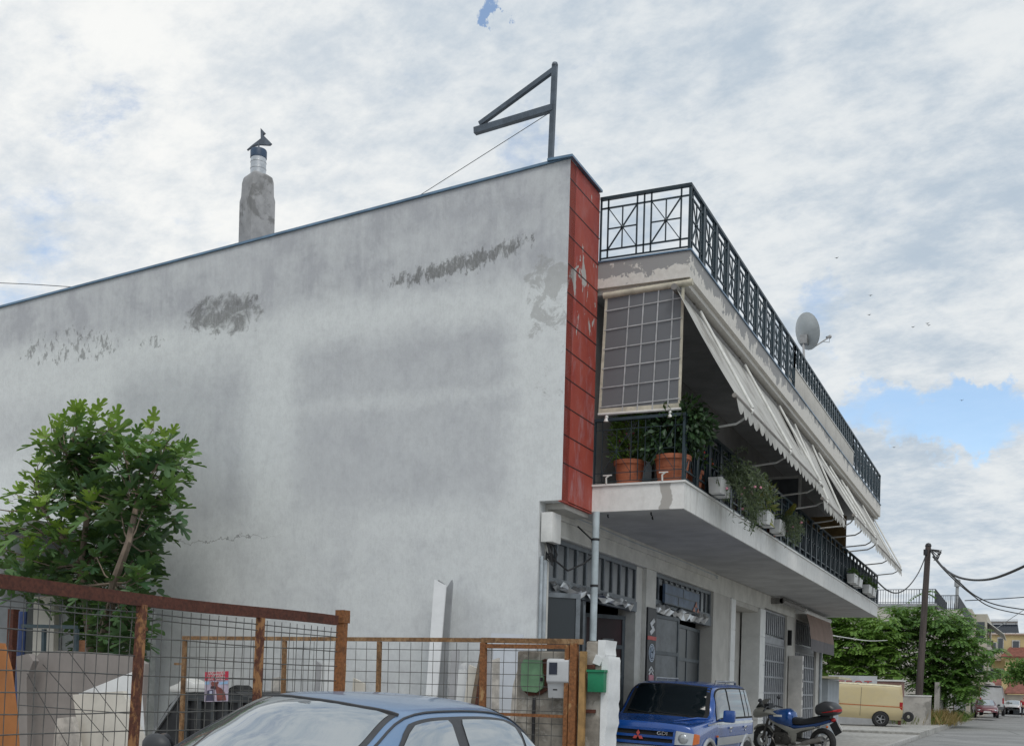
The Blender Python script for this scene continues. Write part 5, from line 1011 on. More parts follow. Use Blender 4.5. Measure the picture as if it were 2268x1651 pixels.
b = MB(); b.box((0, 1.7, 1.62), (1.0, .16, .03)); child(b, 'rear_spoiler', M_suv, suv, bevel=.01)
arches(suv, (.838, -.838), (-1.2, 1.12), .385, M_black); b = MB()
for x in (.845, -.845):
    for y in (-1.2, 1.12): b.tube([(x, y + .41 * math.cos(R(a)), .35 + .41 * math.sin(R(a))) for a in range(-10, 191, 12)], .035, 6)
child(b, 'arch_flare', M_silver, suv)
for x, y in ((.78, -1.2), (-.78, -1.2), (.78, 1.12), (-.78, 1.12)): wheel(suv, x, y, .34, .22, side=1 if x > 0 else -1)
suv.scale = (1.05, 1.14, 1.02)
pose(suv, (.635, -.40, 1.56), onD(1580, 1524, 18.9), Matrix.Rotation(R(2.2), 3, 'Y'))
# --- motorcycle, front to the shops
mo = thing('motorcycle', 'blue and grey motorcycle with black top box parked across the pavement', 'motorcycle', (0, 0, 0)); 
def loft(b, secs, n=12, p=2.6):
    rows = []
    for x, w_, z0, z1 in secs:
        zc, h = (z0 + z1) / 2, (z1 - z0) / 2; r_ = []
        for j in range(n + 1):
            a = 2 * math.pi * j / n; c, s_ = math.cos(a), math.sin(a); r_.append((x, w_ * math.copysign(abs(c) ** (2 / p), c), zc + h * math.copysign(abs(s_) ** (2 / p), s_)))
        rows.append(r_)
    b.grid(rows); b.add(rows[0][:-1], [tuple(range(n))], True); b.add(rows[-1][:-1], [tuple(range(n - 1, -1, -1))], True); return b
M_mblue = paint('motorcycle_blue', (.005, .06, .24), .3, .22, .05); M_mgrey = paint('warm_grey_fairing', (.26, .26, .235), .2, .4, .1); M_mdark = mat('dark_engine_metal', (.06, .058, .055), .45, .3, 12, metal=.5); M_seat = mat('black_seat_vinyl', (.014, .016, .02), .5, .2, 8)
for nm_x, w_ in ((-.74, .11), (.735, .16)):
    o = thing('wheel', None, None, (nm_x, 0, .31)); o.parent = mo
    b = MB(); b.lathe([(.2, -w_ * .38), (.25, -w_ / 2), (.295, -w_ * .36), (.31, 0), (.295, w_ * .36), (.25, w_ / 2), (.2, w_ * .38)], (0, 0, 0), 30, 'Y'); child(b, 'tyre', M_tyre, o)
    b = MB(); b.lathe([(.205, -.04), (.205, .04), (.19, .035), (.19, -.035), (.205, -.04)], (0, 0, 0), 30, 'Y'); b.lathe([(.05, -.06), (.05, .06)], (0, 0, 0), 12, 'Y')
    for k in range(3): a = 2.1 * k + .5; b.bar((.04 * math.cos(a), 0, .04 * math.sin(a)), (.195 * math.cos(a + .25), 0, .195 * math.sin(a + .25)), .03, .035, up=(0, 1, 0)); b.bar((.04 * math.cos(a), 0, .04 * math.sin(a)), (.195 * math.cos(a - .25), 0, .195 * math.sin(a - .25)), .03, .035, up=(0, 1, 0))
    child(b, 'rim', mat('dark_rim', (.05, .05, .055), .4, metal=.5) if nm_x < 0 else M_rim, o)
    b = MB(); b.lathe([(.08, .075), (.14, .075), (.14, .08), (.08, .08)], (0, -.155, 0), 20, 'Y'); child(b, 'brake_disc', M_alu, o)
b = MB()
for y in (-.1, .1): b.tube([(-.74, y, .31), (-.66, y, .55), (-.52, y, .92)], [.028, .03, .026], 8)
child(b, 'fork', M_mdark, mo); b = MB(); loft(b, [(-1.0, .05, .50, .56), (-.9, .065, .57, .64), (-.74, .07, .615, .66), (-.6, .065, .55, .63), (-.5, .05, .43, .52)]); child(b, 'front_mudguard', M_mgrey, mo)
b = MB(); loft(b, [(-.98, .05, .84, .90), (-.95, .15, .78, .98), (-.85, .21, .78, 1.04), (-.68, .23, .82, 1.02), (-.5, .22, .86, .96), (-.3, .2, .87, .90)]); child(b, 'fairing', M_mgrey, mo)
b = MB(); b.ball((-.955, -.07, .89), (.03, .06, .05), 10); b.ball((-.955, .07, .89), (.03, .06, .05), 10); child(b, 'headlight', M_lamp, mo)
b = MB(); b.grid([[(-.85, y * .2, 1.02), (-.76, y * .19, 1.13), (-.66, y * .14, 1.22)] for y in [q / 5 - 1 for q in range(11)]]); child(b, 'windscreen', glassmat('smoked_screen', (.03, .035, .035), .1, 1.5), mo, fix=False)
b = MB(); b.tube([(-.5, -.38, 1.0), (-.56, -.2, 1.05), (-.58, 0, 1.03), (-.56, .2, 1.05), (-.5, .38, 1.0)], .016, 8); b.tube([(-.5, -.38, 1.0), (-.47, -.46, .98)], .02, 8); b.box((-.62, 0, 1.06), (.12, .2, .1)); child(b, 'handlebar', M_seat, mo)
for s_, z_ in ((-1, 0), (1, .03)): b = MB(); b.tube([(-.55, s_ * .3, 1.05), (-.6, s_ * .38, 1.15 + z_)], .01, 6); b.ball((-.6, s_ * .4, 1.2 + z_), (.035, .07, .05), 10); child(b, 'mirror', M_seat, mo)
b = MB(); loft(b, [(-.62, .07, .80, .92), (-.5, .17, .70, .95), (-.3, .2, .62, 1.0), (-.08, .2, .58, 1.02), (.03, .15, .60, .95), (.06, .1, .62, .86)], 16, 2.4); child(b, 'tank', M_mblue, mo); b = MB(); b.box((-.28, -.185, .86), (.22, .03, .045)); child(b, 'tank_stripe', M_whiteplastic, mo, bevel=.008)
b = MB(); loft(b, [(.0, .1, .68, .86), (.1, .15, .66, .82), (.3, .17, .66, .80), (.5, .16, .68, .85), (.75, .12, .72, .90), (.95, .08, .80, .92)], 14, 3); child(b, 'seat', M_seat, mo); b = MB(); loft(b, [(.0, .12, .57, .67), (.3, .15, .58, .68), (.6, .13, .63, .73), (.95, .08, .74, .82)], 12, 3); child(b, 'tail_panel', M_mblue, mo)
b = MB(); b.prism([(-.55, -.16, .80), (-.5, -.16, .72), (-.05, -.16, .50), (.02, -.16, .28), (.14, -.16, .28), (.16, -.16, .48), (.3, -.16, .55), (.62, -.16, .62), (.6, -.16, .66), (.1, -.16, .58), (-.1, -.16, .64)], (0, .05, 0)); b.prism([(-.55, .11, .80), (-.5, .11, .72), (-.05, .11, .50), (.02, .11, .28), (.14, .11, .28), (.16, .11, .48), (.62, .11, .62), (.6, .11, .66), (.1, .11, .58), (-.1, .11, .64)], (0, .05, 0)); child(b, 'frame', M_mgrey, mo, bevel=.012)
b = MB(); b.box((-.22, 0, .36), (.34, .3, .26)); b.box((-.32, 0, .56), (.16, .24, .24), Matrix.Rotation(R(20), 3, 'Y')); b.lathe([(0, -.19), (.1, -.19), (.12, -.17), (.12, -.1)], (-.08, 0, .34), 18, 'Y'); b.lathe([(0, -.18), (.07, -.18), (.08, -.1)], (-.3, 0, .33), 16, 'Y')
for k in range(5): b.box((-.33 - .01 * k, 0, .48 + .045 * k), (.19, .27, .015), Matrix.Rotation(R(20), 3, 'Y'))
child(b, 'engine', M_mdark, mo, bevel=.012); b = MB(); b.tube([(-.42, -.08, .5), (-.48, -.1, .36), (-.38, -.12, .22), (0, -.14, .2), (.3, -.19, .26)], .022, 8); b.tube([(.28, -.19, .255), (.4, -.2, .29), (.82, -.22, .40)], [.03, .055, .055], 12); child(b, 'exhaust', mat('dull_steel_exhaust', (.28, .27, .26), .4, metal=.7), mo)
b = MB(); b.bar((.05, -.09, .34), (.74, -.1, .31), .05, .07); b.bar((.05, .09, .34), (.74, .1, .31), .05, .07); b.tube([(-.05, -.15, .2), (-.02, -.26, .01)], .014, 6); b.box((.1, -.2, .26), (.1, .12, .03)); child(b, 'swingarm', M_mdark, mo)
b = MB(); loft(b, [(.62, .12, .95, 1.05), (.66, .2, .90, 1.14), (.8, .24, .88, 1.2), (1.0, .24, .89, 1.18), (1.1, .2, .92, 1.1), (1.13, .12, .95, 1.05)], 18, 2.6); tb = child(b, 'top_box', mat('dark_grey_top_box', (.035, .037, .042), .4, .2, 6), mo); b = MB(); loft(b, [(.84, .243, .955, .975), (.98, .247, .96, 1.01), (1.10, .21, .97, 1.045), (1.135, .14, .975, 1.04)], 18, 2.6); child(b, 'reflector', M_red_l, tb)
b = MB(); b.ball((1.0, 0, .80), (.05, .09, .05), 10); child(b, 'tail_light', M_red_l, mo); b = MB(); b.bar((.98, 0, .74), (1.12, 0, .5), .18, .02, up=(0, 1, 0)); child(b, 'rear_mudguard', M_seat, mo); b = MB(); b.bar((1.045, 0, .68), (1.125, 0, .54), .2, .012, up=(0, 1, 0)); child(b, 'number_plate', M_whiteplastic, mo)
b = MB()
for y in (-.16, .16): b.ball((.93, y, .66), .03, 8)
child(b, 'indicator', M_orange, mo)
mo.location = (-5.12, 27.75, .15); mo.rotation_euler = (R(4), 0, R(-20)); mo.scale = (1.08, 1.08, 1.1)
# --- beige van, side towards us
VANR = [[(.62, -2.2, .3), (.74, -2.22, .4), (.76, -2.24, .5), (.74, -2.25, .58), (.7, -2.26, .6), (.5, -2.28, .62), (.25, -2.29, .62), (0, -2.3, .62)],
        [(.66, -2.18, .32), (.8, -2.15, .55), (.8, -2.1, .8), (.78, -2.05, .98), (.74, -2.05, 1.0), (.6, -2.1, 1.02), (.3, -2.13, 1.03), (0, -2.14, 1.03)],
        [(.74, -1.6, .32), (.84, -1.6, .6), (.845, -1.55, .9), (.83, -1.5, 1.05), (.78, -1.5, 1.4), (.66, -1.55, 1.62), (.33, -1.62, 1.68), (0, -1.63, 1.69)],
        [(.76, -1.1, .32), (.845, -1.1, .6), (.85, -1.1, .9), (.84, -1.1, 1.1), (.79, -1.1, 1.55), (.68, -1.05, 1.88), (.34, -1.1, 1.93), (0, -1.1, 1.94)],
        [(.76, .4, .32), (.845, .4, .6), (.85, .4, .9), (.84, .4, 1.1), (.79, .4, 1.58), (.70, .4, 1.90), (.34, .4, 1.955), (0, .4, 1.965)],
        [(.76, 2.06, .32), (.845, 2.08, .6), (.85, 2.08, .9), (.84, 2.08, 1.1), (.79, 2.03, 1.58), (.70, 1.99, 1.89), (.34, 1.99, 1.94), (0, 1.99, 1.95)],
        [(.74, 2.16, .36), (.82, 2.18, .6), (.82, 2.18, .9), (.81, 2.17, 1.1), (.76, 2.12, 1.57), (.67, 2.06, 1.83), (.3, 2.02, 1.85), (0, 2.02, 1.86)],
        [(.66, 2.2, .4), (.7, 2.23, .5), (.7, 2.24, .55), (.68, 2.24, .6), (.6, 2.24, .62), (.5, 2.24, .62), (.3, 2.24, .62), (0, 2.24, .62)]]
def van(name, label, group, pm, stripe=None, sc_=1., front=False):
    o = thing(name, label, 'van', (0, 0, 0), group); S = Shell(VANR); child(S.body(4), 'body', pm, o)
    child(S.both([(3.3, 2.15, 2.95), (4.6, 2.5, 2.95)], n=6, off=.008), 'side_window', G_side, o, fix=False); child(S.ruled([(5.1, 1.1, 2.7), (8.9, 1.1, 2.7)], n=6, off=.006, m=8), 'windscreen', G_side, o, fix=False); child(S.ruled([(5.2, 5.35, 6.0), (8.8, 5.35, 6.0)], n=6, off=.02, m=8), 'rear_window', G_dark, o, fix=False)
    if stripe:
        child(S.both([(2.05, 1.8, 5.5), (2.28, 1.8, 5.45)], n=24, off=.006), 'stripe', stripe, o, fix=False); child(S.both([(4.86, 2.9, 5.2), (5.05, 2.9, 5.2)], n=20, off=.012), 'gutter', mat('cream_roof', (.62, .58, .42), .5), o, fix=False)
        b = MB()
        for s_ in (1, -1):
            for u in (3.05, 4.0): b.tube([S(u, v / 4) + S.normal(u, v / 4) * .001 if s_ > 0 else S(u, 14 - v / 4) for v in range(2, 19)], .008, 4)
        child(b, 'door_gap', M_trim, o); b = MB()
        for s_ in (1, -1): b.bx(s_ * .83, s_ * .875, -.72, -.55, .98, 1.12)
        child(b, 'door_handle', M_black, o)
    b = MB()
    for s_ in (1, -1): b.box((s_ * .80, 2.15, .98), (.1, .14, .36))
    child(b, 'tail_light', M_red_l, o); b = MB(); b.box((0, 2.27, .5), (1.62, .16, .2)); child(b, 'rear_bumper', mat('grey_bumper_plastic', (.11, .115, .12), .6), o, bevel=.03)
    b = MB()
    for s_ in (1, -1): b.ball((s_ * .6, -2.2, .78), (.16, .06, .12), 10)
    child(b, 'headlight', M_lamp, o); arches(o, (.848, -.848), (-1.35, 1.3), .38, M_black)
    for x, y in ((.79, -1.35), (-.79, -1.35), (.79, 1.3), (-.79, 1.3)): wheel(o, x, y, .33, .2, side=1 if x > 0 else -1)
    return o
bv = van('delivery_van', 'beige van with an orange stripe parked sideways behind the motorcycle', None, paint('beige_van_paint', (.52, .43, .24), .0, .45, .08), mat('orange_stripe', (.42, .13, .04), .5))
bv.scale = (1.06, 1.02, 1.0)
pose(bv, (.85, 1.3, 0), onD(1949, 1607, 52), Matrix.Rotation(R(2.0), 3, 'Y') @ Matrix.Rotation(R(-84), 3, 'Z')); 
b = MB(); p = onD(2012, 1586, 51.3); b.lathe([(.08, -.1), (.2, -.1), (.24, 0), (.2, .1), (.08, .1)], p, 18, 'Y'); tag(b.build('loose_tyre', M_tyre), 'old grey tyre lying by the rear bumper of the beige van', 'tyre')
# ------------------------------------------------------------------ background
b = MB(); b.bx(-40, -3.78, 47, 78, -.02, .24); tag(b.build('forecourt', M_pave), kind='structure')
shd = thing('kiosk_shed', 'small grey sheet metal shed with flat pale roof at the end of the building', 'shed', (-7, 43, .15))
b = MB(); b.bx(-9.5, -6.62, 42.3, 45, .15, 2.2); b.build('wall', mat('blue_grey_sheet', (.30, .33, .36), .6, .2, 1.5, stretch=(1, 1, .3)), shd); b = MB(); b.prism([(-9.6, 42.0, 2.3), (-6.2, 42.0, 2.22), (-6.2, 42.0, 2.3), (-9.6, 42.0, 2.4)], (0, 3.2, 0)); b.build('roof', mat('pale_yellow_roof_edge', (.5, .47, .33), .8), shd)
bd = thing('hoarding_board', 'white board with red lettering standing behind the beige van', 'sign', (-8, 57, .24)); p, q = onY(1835, 1494, 57.5), onY(1942, 1515, 57.5)
b = MB(); b.bx(p.x, q.x, 57.5, 57.58, .24, p.z); b.build('board', mat('pale_grey_board', (.46, .48, .51), .7, .1, 2), bd); c_ = onY(1893, 1516, 57.48)
place_text('lettering', 'ΓΕΩΤ', .52, c_, (1, 0, 0), (0, 0, 1), mat('red_lettering', (.42, .07, .07), .6), bd, .004, 1.25)
ct = thing('rusty_container', 'faded brown pink tank box on a wall behind the beige van', 'container', (-6, 59, .24)); p, q = onY(1942, 1507, 59), onY(1996, 1542, 59); b = MB(); b.bx(p.x, q.x, 59, 60.5, q.z, p.z); b.build('box', mat('faded_brown_paint', (.22, .125, .105), .8, .2, 2), ct); b = MB(); b.bx(p.x - .05, q.x + .05, 58.95, 60.55, p.z + .002, p.z + .08); b.build('lid', M_whiteplastic, ct); b = MB(); b.bx(q.x - .12, q.x + .02, 58.9, 59.0, .24, q.z); b.build('leg', M_rust1, ct)
bw = thing('yard_wall', 'pale stained concrete yard wall running behind the utility pole', 'wall', (-5, 61, .24)); p, q = onY(1990, 1540, 61), onY(2062, 1545, 61); b = MB(); b.bx(p.x - 12, q.x, 61, 61.25, .24, p.z); b.build('masonry', mat('stained_pale_wall', (.42, .40, .37), .9, .2, 1.2, col2=(.25, .24, .22)), bw); b = MB(); b.bx(p.x - 12.02, q.x + .02, 60.97, 61.28, p.z + .002, p.z + .07); b.build('capping', M_whiteplastic, bw)
bw2 = thing('roadside_wall', 'long white wall beside the road behind the weeds and tree', 'wall', (-4.3, 80, .24)); b = MB(); b.bx(-4.6, -4.35, 66, 79.4, .0, 2.5); b.build('masonry', mat('stained_pale_wall', (.42, .4, .37)), bw2)
# compound-leaved trees
def frond_tree(label, name, base, tips, lm, seed, fl=.85, per=12, ys=2.2):
    rng = random.Random(seed); o = thing(name, label, 'tree', base, 'street trees beyond the van'); base = Vector(base); bt = MB(); lf = MB(); h = base + Vector((0, 0, 1.5)); bt.tube([base, base + Vector((.1, 0, .8)), h], [.2, .16, .13], 8)
    for p in tips:
        bt.tube([h, (h + p) / 2 + Vector((rng.uniform(-.4, .4), rng.uniform(-.8, .8), -.1)), p], [.05, .03, .01], 5, False)
        for _ in range(per):
            t_ = p + Vector((rng.gauss(0, .5), rng.uniform(-ys, ys), rng.gauss(0, .42)))
            for k in range(6):
                a = rng.uniform(0, 6.28); d = Vector((math.cos(a), math.sin(a), rng.uniform(-.1, .6))).normalized(); q = t_.copy(); L_ = fl * rng.uniform(.7, 1.2)
                for s in range(6):
                    d = (d + Vector((0, 0, -.13))).normalized(); q = q + d * L_ / 6; sd = d.cross(Vector((0, 0, 1))).normalized(); n = sd.cross(d)
                    for sg_ in (1, -1): leaf_quad(lf, q, (sd * sg_ + d * .6 + Vector((0, 0, -.3))).normalized(), n, .29 * (1 - .05 * s) * rng.uniform(.8, 1.2), .125, .05)
    bt.build('trunk', mat('grey_brown_bark', (.11, .09, .075), .9), o); lf.build('crown', lm, o, fix=False); return o
T1 = leafmat('fresh_pinnate_leaf', (.10, .21, .035), (.20, .33, .065), .36); T2 = leafmat('deep_pinnate_leaf', (.06, .145, .03), (.14, .26, .055), .3)
g = lambda u, v, y: onY(u, v, y)
frond_tree('bushy light green tree over the beige van, left of the utility pole', 'ailanthus_tree', (-9.9, 66, .24), [g(u, v, 66) for u, v in ((1850, 1372), (1875, 1362), (1905, 1375), (1935, 1390), (1855, 1400), (1885, 1405), (1915, 1415), (1945, 1420), (1850, 1435), (1880, 1445), (1910, 1455), (1940, 1460), (1845, 1470), (1875, 1480), (1905, 1485), (1935, 1488), (1960, 1400), (1960, 1440), (1960, 1475), (1830, 1380), (1830, 1440), (1800, 1420), (1800, 1470), (1925, 1385))], T1, 31)
frond_tree('large dense green tree spreading behind the utility pole', 'ailanthus_tree', (-5.1, 68.5, .2), [g(u, v, 68.5) for u, v in ((1985, 1375), (2010, 1358), (2035, 1350), (2060, 1362), (2090, 1378), (2115, 1375), (2140, 1395), (1975, 1410), (2005, 1395), (2040, 1390), (2075, 1400), (2110, 1410), (2145, 1425), (2160, 1450), (1985, 1445), (2020, 1435), (2060, 1440), (2100, 1445), (2135, 1455), (2000, 1475), (2040, 1480), (2080, 1480), (2120, 1485), (2150, 1495), (2050, 1500), (2090, 1510), (2125, 1515), (2075, 1535), (2105, 1540), (2065, 1520))], T2, 32)
rt = thing('roadside_tree', 'round dark green tree in front of the yellow house at the right edge', 'tree', (.2, 128, .3)); rng = random.Random(8); b = MB(); b.tube([(.2, 128, .3), (.2, 128, 3.2)], [.2, .13], 7); b.build('trunk', mat('grey_brown_bark', (.11, .09, .075)), rt)
cc_ = [g(u, v, 128) for u, v in ((2240, 1498), (2262, 1490), (2280, 1500), (2252, 1478), (2275, 1475))]; b = MB()
for c_ in cc_: bb = bush(rng, c_, (1.0, 1.0, .9), 420, .3, .18, .1, .3); b.add(bb.v, bb.f)
b.build('crown', T2, rt, fix=False)
# weeds at the foot of the pole
def weeds(label, cx_, cy_, n, lm, seed, rx, ry, name='weed_clump', hh=.9):
    rng = random.Random(seed); b = MB()
    for _ in range(n):
        p = Vector((cx_ + rng.gauss(0, rx), cy_ + rng.gauss(0, ry), .1)); d = Vector((rng.uniform(-.5, .5), rng.uniform(-.5, .5), 1)).normalized()
        for q in range(3): leaf_quad(b, p, (d + rdir(rng) * .5).normalized(), rdir(rng), rng.uniform(.3, 1) * hh, .045); p = p + d * .12
    return tag(b.build(name, lm, fix=False), label, 'weeds', kind='stuff')
weeds('green grass and weeds round the utility pole foot', -5.6, 63.5, 900, leafmat('grass_green', (.09, .14, .03), (.17, .20, .05)), 41, .6, 1.2)
weeds('dry straw coloured weeds beside the road past the pole', -4.35, 66, 900, leafmat('dry_grass', (.22, .16, .06), (.32, .21, .09)), 42, .38, 1.8, 'dry_weeds')
weeds('low green weeds along the white roadside wall', -4.0, 80, 300, leafmat('grass_green', (.09, .14, .03), (.17, .2, .05)), 43, .3, 3, 'weed_clump', .7)
# utility poles
M_pole = mat('dark_creosoted_pole', (.075, .06, .055), .9, .3, 3, stretch=(4, 4, .4))
def pole(label, top, base, r0, r1): o = thing('utility_pole', label, 'pole', base, 'wooden utility poles'); b = MB(); b.tube([base, (Vector(base) + Vector(top)) / 2, top], [r0, (r0 + r1) / 2, r1], 12); b.build('shaft', M_pole, o); return o
pt, pb = onD(2056, 1208, 60), onD(2031, 1612, 60); pb.z = .1
up_ = pole('thick dark wooden utility pole standing in the weeds by the beige van', pt, pb, .20, .145)
b = MB(); rng = random.Random(2); pd = onD(2066, 1222, 59.8)
for k in range(7): b.tube([pd + Vector((-.1, 0, .15)), pd + Vector((.2 + rng.uniform(0, .25), 0, rng.uniform(-.2, .1))), pd + Vector((.15 + rng.uniform(-.1, .25), -.1, -.3 + rng.uniform(-.2, .2)))], .025, 5)
b.ball(pt, .17); b.box(pt + Vector((-.12, -.1, -.35)), (.2, .2, .3)); b.build('cable_fitting', M_cable, up_)
pole('thin distant utility pole in front of the far apartment houses', onD(2197, 1418, 112), Vector((*onD(2184, 1560, 112)[:2], .2)), .2, .15)
def cable(label, pts, r=.03, m=M_cable, n=7):
    P = [onD(*p) for p in pts]; Q_ = []
    for i in range((len(P) - 1) * n + 1): Q_.append(Vector(cr1([tuple(p) for p in P], i / n)))
    b = MB(); b.tube(Q_, r, 6); tag(b.build('overhead_cable', m), label, 'cable', 'overhead cables')
cable('thick twisted cable sagging from the utility pole to the right edge', ((2060, 1216, 60), (2085, 1252, 57), (2115, 1274, 53), (2150, 1283, 50), (2190, 1282, 46), (2230, 1270, 43), (2290, 1243, 40)), .052)
cable('upper of two thin cables falling from the pole to the right edge', ((2090, 1255, 58), (2120, 1284, 62), (2160, 1318, 68), (2210, 1339, 74), (2290, 1352, 80)), .04)
cable('lower of two thin cables falling from the pole to the right edge', ((2066, 1232, 60), (2100, 1270, 63), (2150, 1314, 68), (2200, 1345, 74), (2290, 1364, 80)), .035)
cable('cable hanging in a deep loop from the pole to the end of the balcony', ((2051, 1228, 60), (2035, 1266, 57), (2012, 1298, 53), (1988, 1312, 49), (1965, 1306, 46), (1944, 1288, 43)), .03)
cable('level cable running right from the far rooftop terrace', ((2137, 1329, 82), (2200, 1326, 80), (2290, 1320, 78)), .035); cable('faint slanting cable at the right edge above the yellow house', ((2196, 1398, 110), (2240, 1368, 95), (2290, 1335, 85)), .025, mat('pale_cable', (.3, .32, .34), .6))
cable('white cable strung from the last shop awning into the trees', ((1836, 1405, 42), (1880, 1412, 48), (1925, 1418, 54), (1965, 1417, 60)), .02, M_whiteplastic); cable('hair thin wire in the sky above the left end of the wall', ((-40, 625, 40), (60, 629, 40), (170, 636, 40)), .012)
# apartment houses along the street
M_apt = mat('warm_white_apartment_wall', (.50, .475, .43), .85, .1, .6); M_apt2 = mat('beige_apartment_wall', (.47, .44, .37), .85, .1, .6); M_yel = mat('yellow_house_wall', (.55, .44, .23), .85, .1, .7); M_win = glassmat('far_window_glass', (.05, .06, .07), .15, 1.6); M_tile = mat('red_clay_tiles', (.19, .07, .05), .85, .3, 3)
A = thing('apartment_house', 'white apartment house with railed roof terraces behind the large tree', 'building', (-8, 80, .2))
b = MB(); b.bx(-24, -5.75, 80, 104, .2, 7.75); b.bx(-5.75, -4.75, 81, 104, .2, 7.2); b.build('wall', M_apt, A)
b = MB(); b.bx(-24.1, -5.6, 79.9, 104, 7.752, 7.95); b.build('roof_slab', mat('grey_roof_slab', (.33, .34, .36), .8), A)
b = MB()
for z in (3.0, 5.0, 7.2): b.bx(-5.74, -4.2, 80.4, 104, z, z + .35)
b.build('balcony_slab', M_apt, A)
def bars(b, p, q, h, n, r=.02):
    p = Vector(p); q = Vector(q); b.bar(p + Vector((0, 0, h)), q + Vector((0, 0, h)), r * 2.4); b.bar(p + Vector((0, 0, .08)), q + Vector((0, 0, .08)), r * 2)
    for k in range(n + 1): c = p + (q - p) * k / n; b.bar(c, c + Vector((0, 0, h)), r * (1.6 if k % 8 else 3))
b = MB(); bars(b, (-24, 80, 7.95), (-5.7, 80, 7.95), .95, 110); b.build('terrace_railing', mat('grey_iron_railing', (.12, .13, .15), .5), A)
b = MB(); bars(b, (-5.7, 80.4, 7.55), (-4.25, 80.4, 7.55), .95, 12); bars(b, (-5.7, 80, 7.95), (-5.7, 92, 7.95), .95, 50); b.build('terrace_railing', mat('dark_grey_railing', (.05, .055, .065), .5), A)
b = MB(); b.bx(-4.27, -4.22, 80.4, 103.9, 7.56, 8.45); b.build('terrace_screen', mat('dark_terrace_screen', (.035, .04, .05), .7), A)
for z in (3.0, 5.2):
    b = MB(); b.prism([(-4.9, 82, z + 1.9), (-3.7, 82, z + .9), (-3.68, 82, z + .96), (-4.9, 82, z + 1.97)], (0, 21, 0)); b.build('awning', mat('white_far_awning', (.6, .6, .57), .8), A)
    for k in range(4): b = MB(); b.bx(-4.76, -4.73, 83 + 5 * k, 85.2 + 5 * k, z + .35, z + 2.1); b.build('window', M_win, A)
b = MB(); p = onY(2119, 1345, 84); b.bx(p.x - .18, p.x + .18, 83.82, 84.18, 7.5, p.z + .3); b.tube([(p.x, 84, p.z + .3), (p.x, 84, p.z + 1.5)], .11, 8); b.lathe([(.0, 0), (.2, 0), (.2, .45), (.15, .5), (0, .5)], (p.x, 84, p.z + 1.48), 10); b.build('chimney', mat('grey_far_chimney', (.33, .34, .34), .7), A)
b = MB()
for k in range(7): b.bx(-4.74, -4.6, 82 + k * 3.1, 83.4 + k * 3.1, .2, 2.6)
b.build('shop_shutter', mat('grey_shutter', (.28, .28, .29), .6), A); b = MB(); b.bar((-4.5, 81, .2), (-4.5, 81, 2.6), .15); b.bar((-4.4, 81.5, .2), (-4.5, 80.5, 2.0), .12); b.build('prop', M_rust1, A)
Bb = thing('apartment_house', 'beige apartment house with awnings, third along the street', 'building', (-6, 108, .2)); b = MB(); b.bx(-18, -4.5, 106, 124, .2, 9.5); b.bx(-4.5, -3.3, 108, 122, 2.9, 9.2); b.build('wall', M_apt2, Bb)
b = MB()
for z in (3.0, 6.0): b.bx(-3.29, -2.9, 107, 123, z, z + .25)
b.build('balcony_slab', M_apt, Bb); b = MB()
for z in (3.9, 6.9): b.bx(-4.2, -3.5, 107.97, 107.995, z, z + 1.6); b.bx(-3.295, -3.27, 109, 113, z, z + 1.6)
b.build('window', M_win, Bb); b = MB(); b.prism([(-3.3, 108, 8.5), (-1.9, 108, 7.4), (-1.9, 108, 7.47), (-3.3, 108, 8.58)], (0, 12, 0)); b.build('awning', mat('white_far_awning', (.6, .6, .57)), Bb)
Yh = thing('yellow_house', 'tall yellow house with solar heaters on its roof, far down the street', 'building', (0, 165, .3)); k1, k2 = onY(2190, 1405, 165), onY(2400, 1405, 165)
b = MB(); zt_ = k1.z; b.bx(k1.x - 3, k2.x, 165, 178, .3, zt_); kk = onY(2226, 1465, 164); b.bx(kk.x, k2.x, 163, 164.99, .3, kk.z + .6); b.build('wall', M_yel, Yh); b = MB(); b.bx(k1.x - 3.2, k2.x + .2, 164.7, 178.2, zt_ + .003, zt_ + .22); b.build('roof_slab', mat('pinkish_slab', (.42, .32, .26), .8), Yh)
b = MB(); b.prism([(kk.x - .5, 162.5, kk.z + .6), (k2.x, 162.5, kk.z + .6), (k2.x, 165, kk.z + 1.9), (kk.x + .5, 165, kk.z + 1.9)], (0, 0, .15)); b.build('tiled_roof', M_tile, Yh)
for u, v, ww, hh, yy in ((2200, 1430, .9, 1.1, 164.97), (2216, 1428, .8, 2.2, 164.97), (2250, 1432, 1.0, 1.9, 164.97), (2205, 1493, 1.9, 1.7, 164.97), (2247, 1488, 1.1, 1.2, 162.97), (2262, 1520, 1.1, 1.2, 162.97)):
    p = onY(u, v, yy); b = MB(); b.bx(p.x - ww / 2, p.x + ww / 2, yy - .06, yy, p.z - hh / 2, p.z + hh / 2); wf = b.build('window', mat('far_window_frame', (.45, .44, .42), .6), Yh); b = MB(); b.bx(p.x - ww * .36, p.x + ww * .36, yy - .1, yy - .061, p.z - hh * .42, p.z + hh * .42); b.build('pane', M_win, wf)
b = MB()
for v in (1460, 1518): p = onY(2176, v, 165); q = onY(2218, v, 165); b.bx(p.x, q.x, 163.6, 164.99, p.z - .15, p.z + .15); b.bx(p.x, q.x, 163.55, 163.65, p.z + .15, p.z + .9)
b.build('balcony', mat('pinkish_slab', (.42, .32, .26)), Yh)
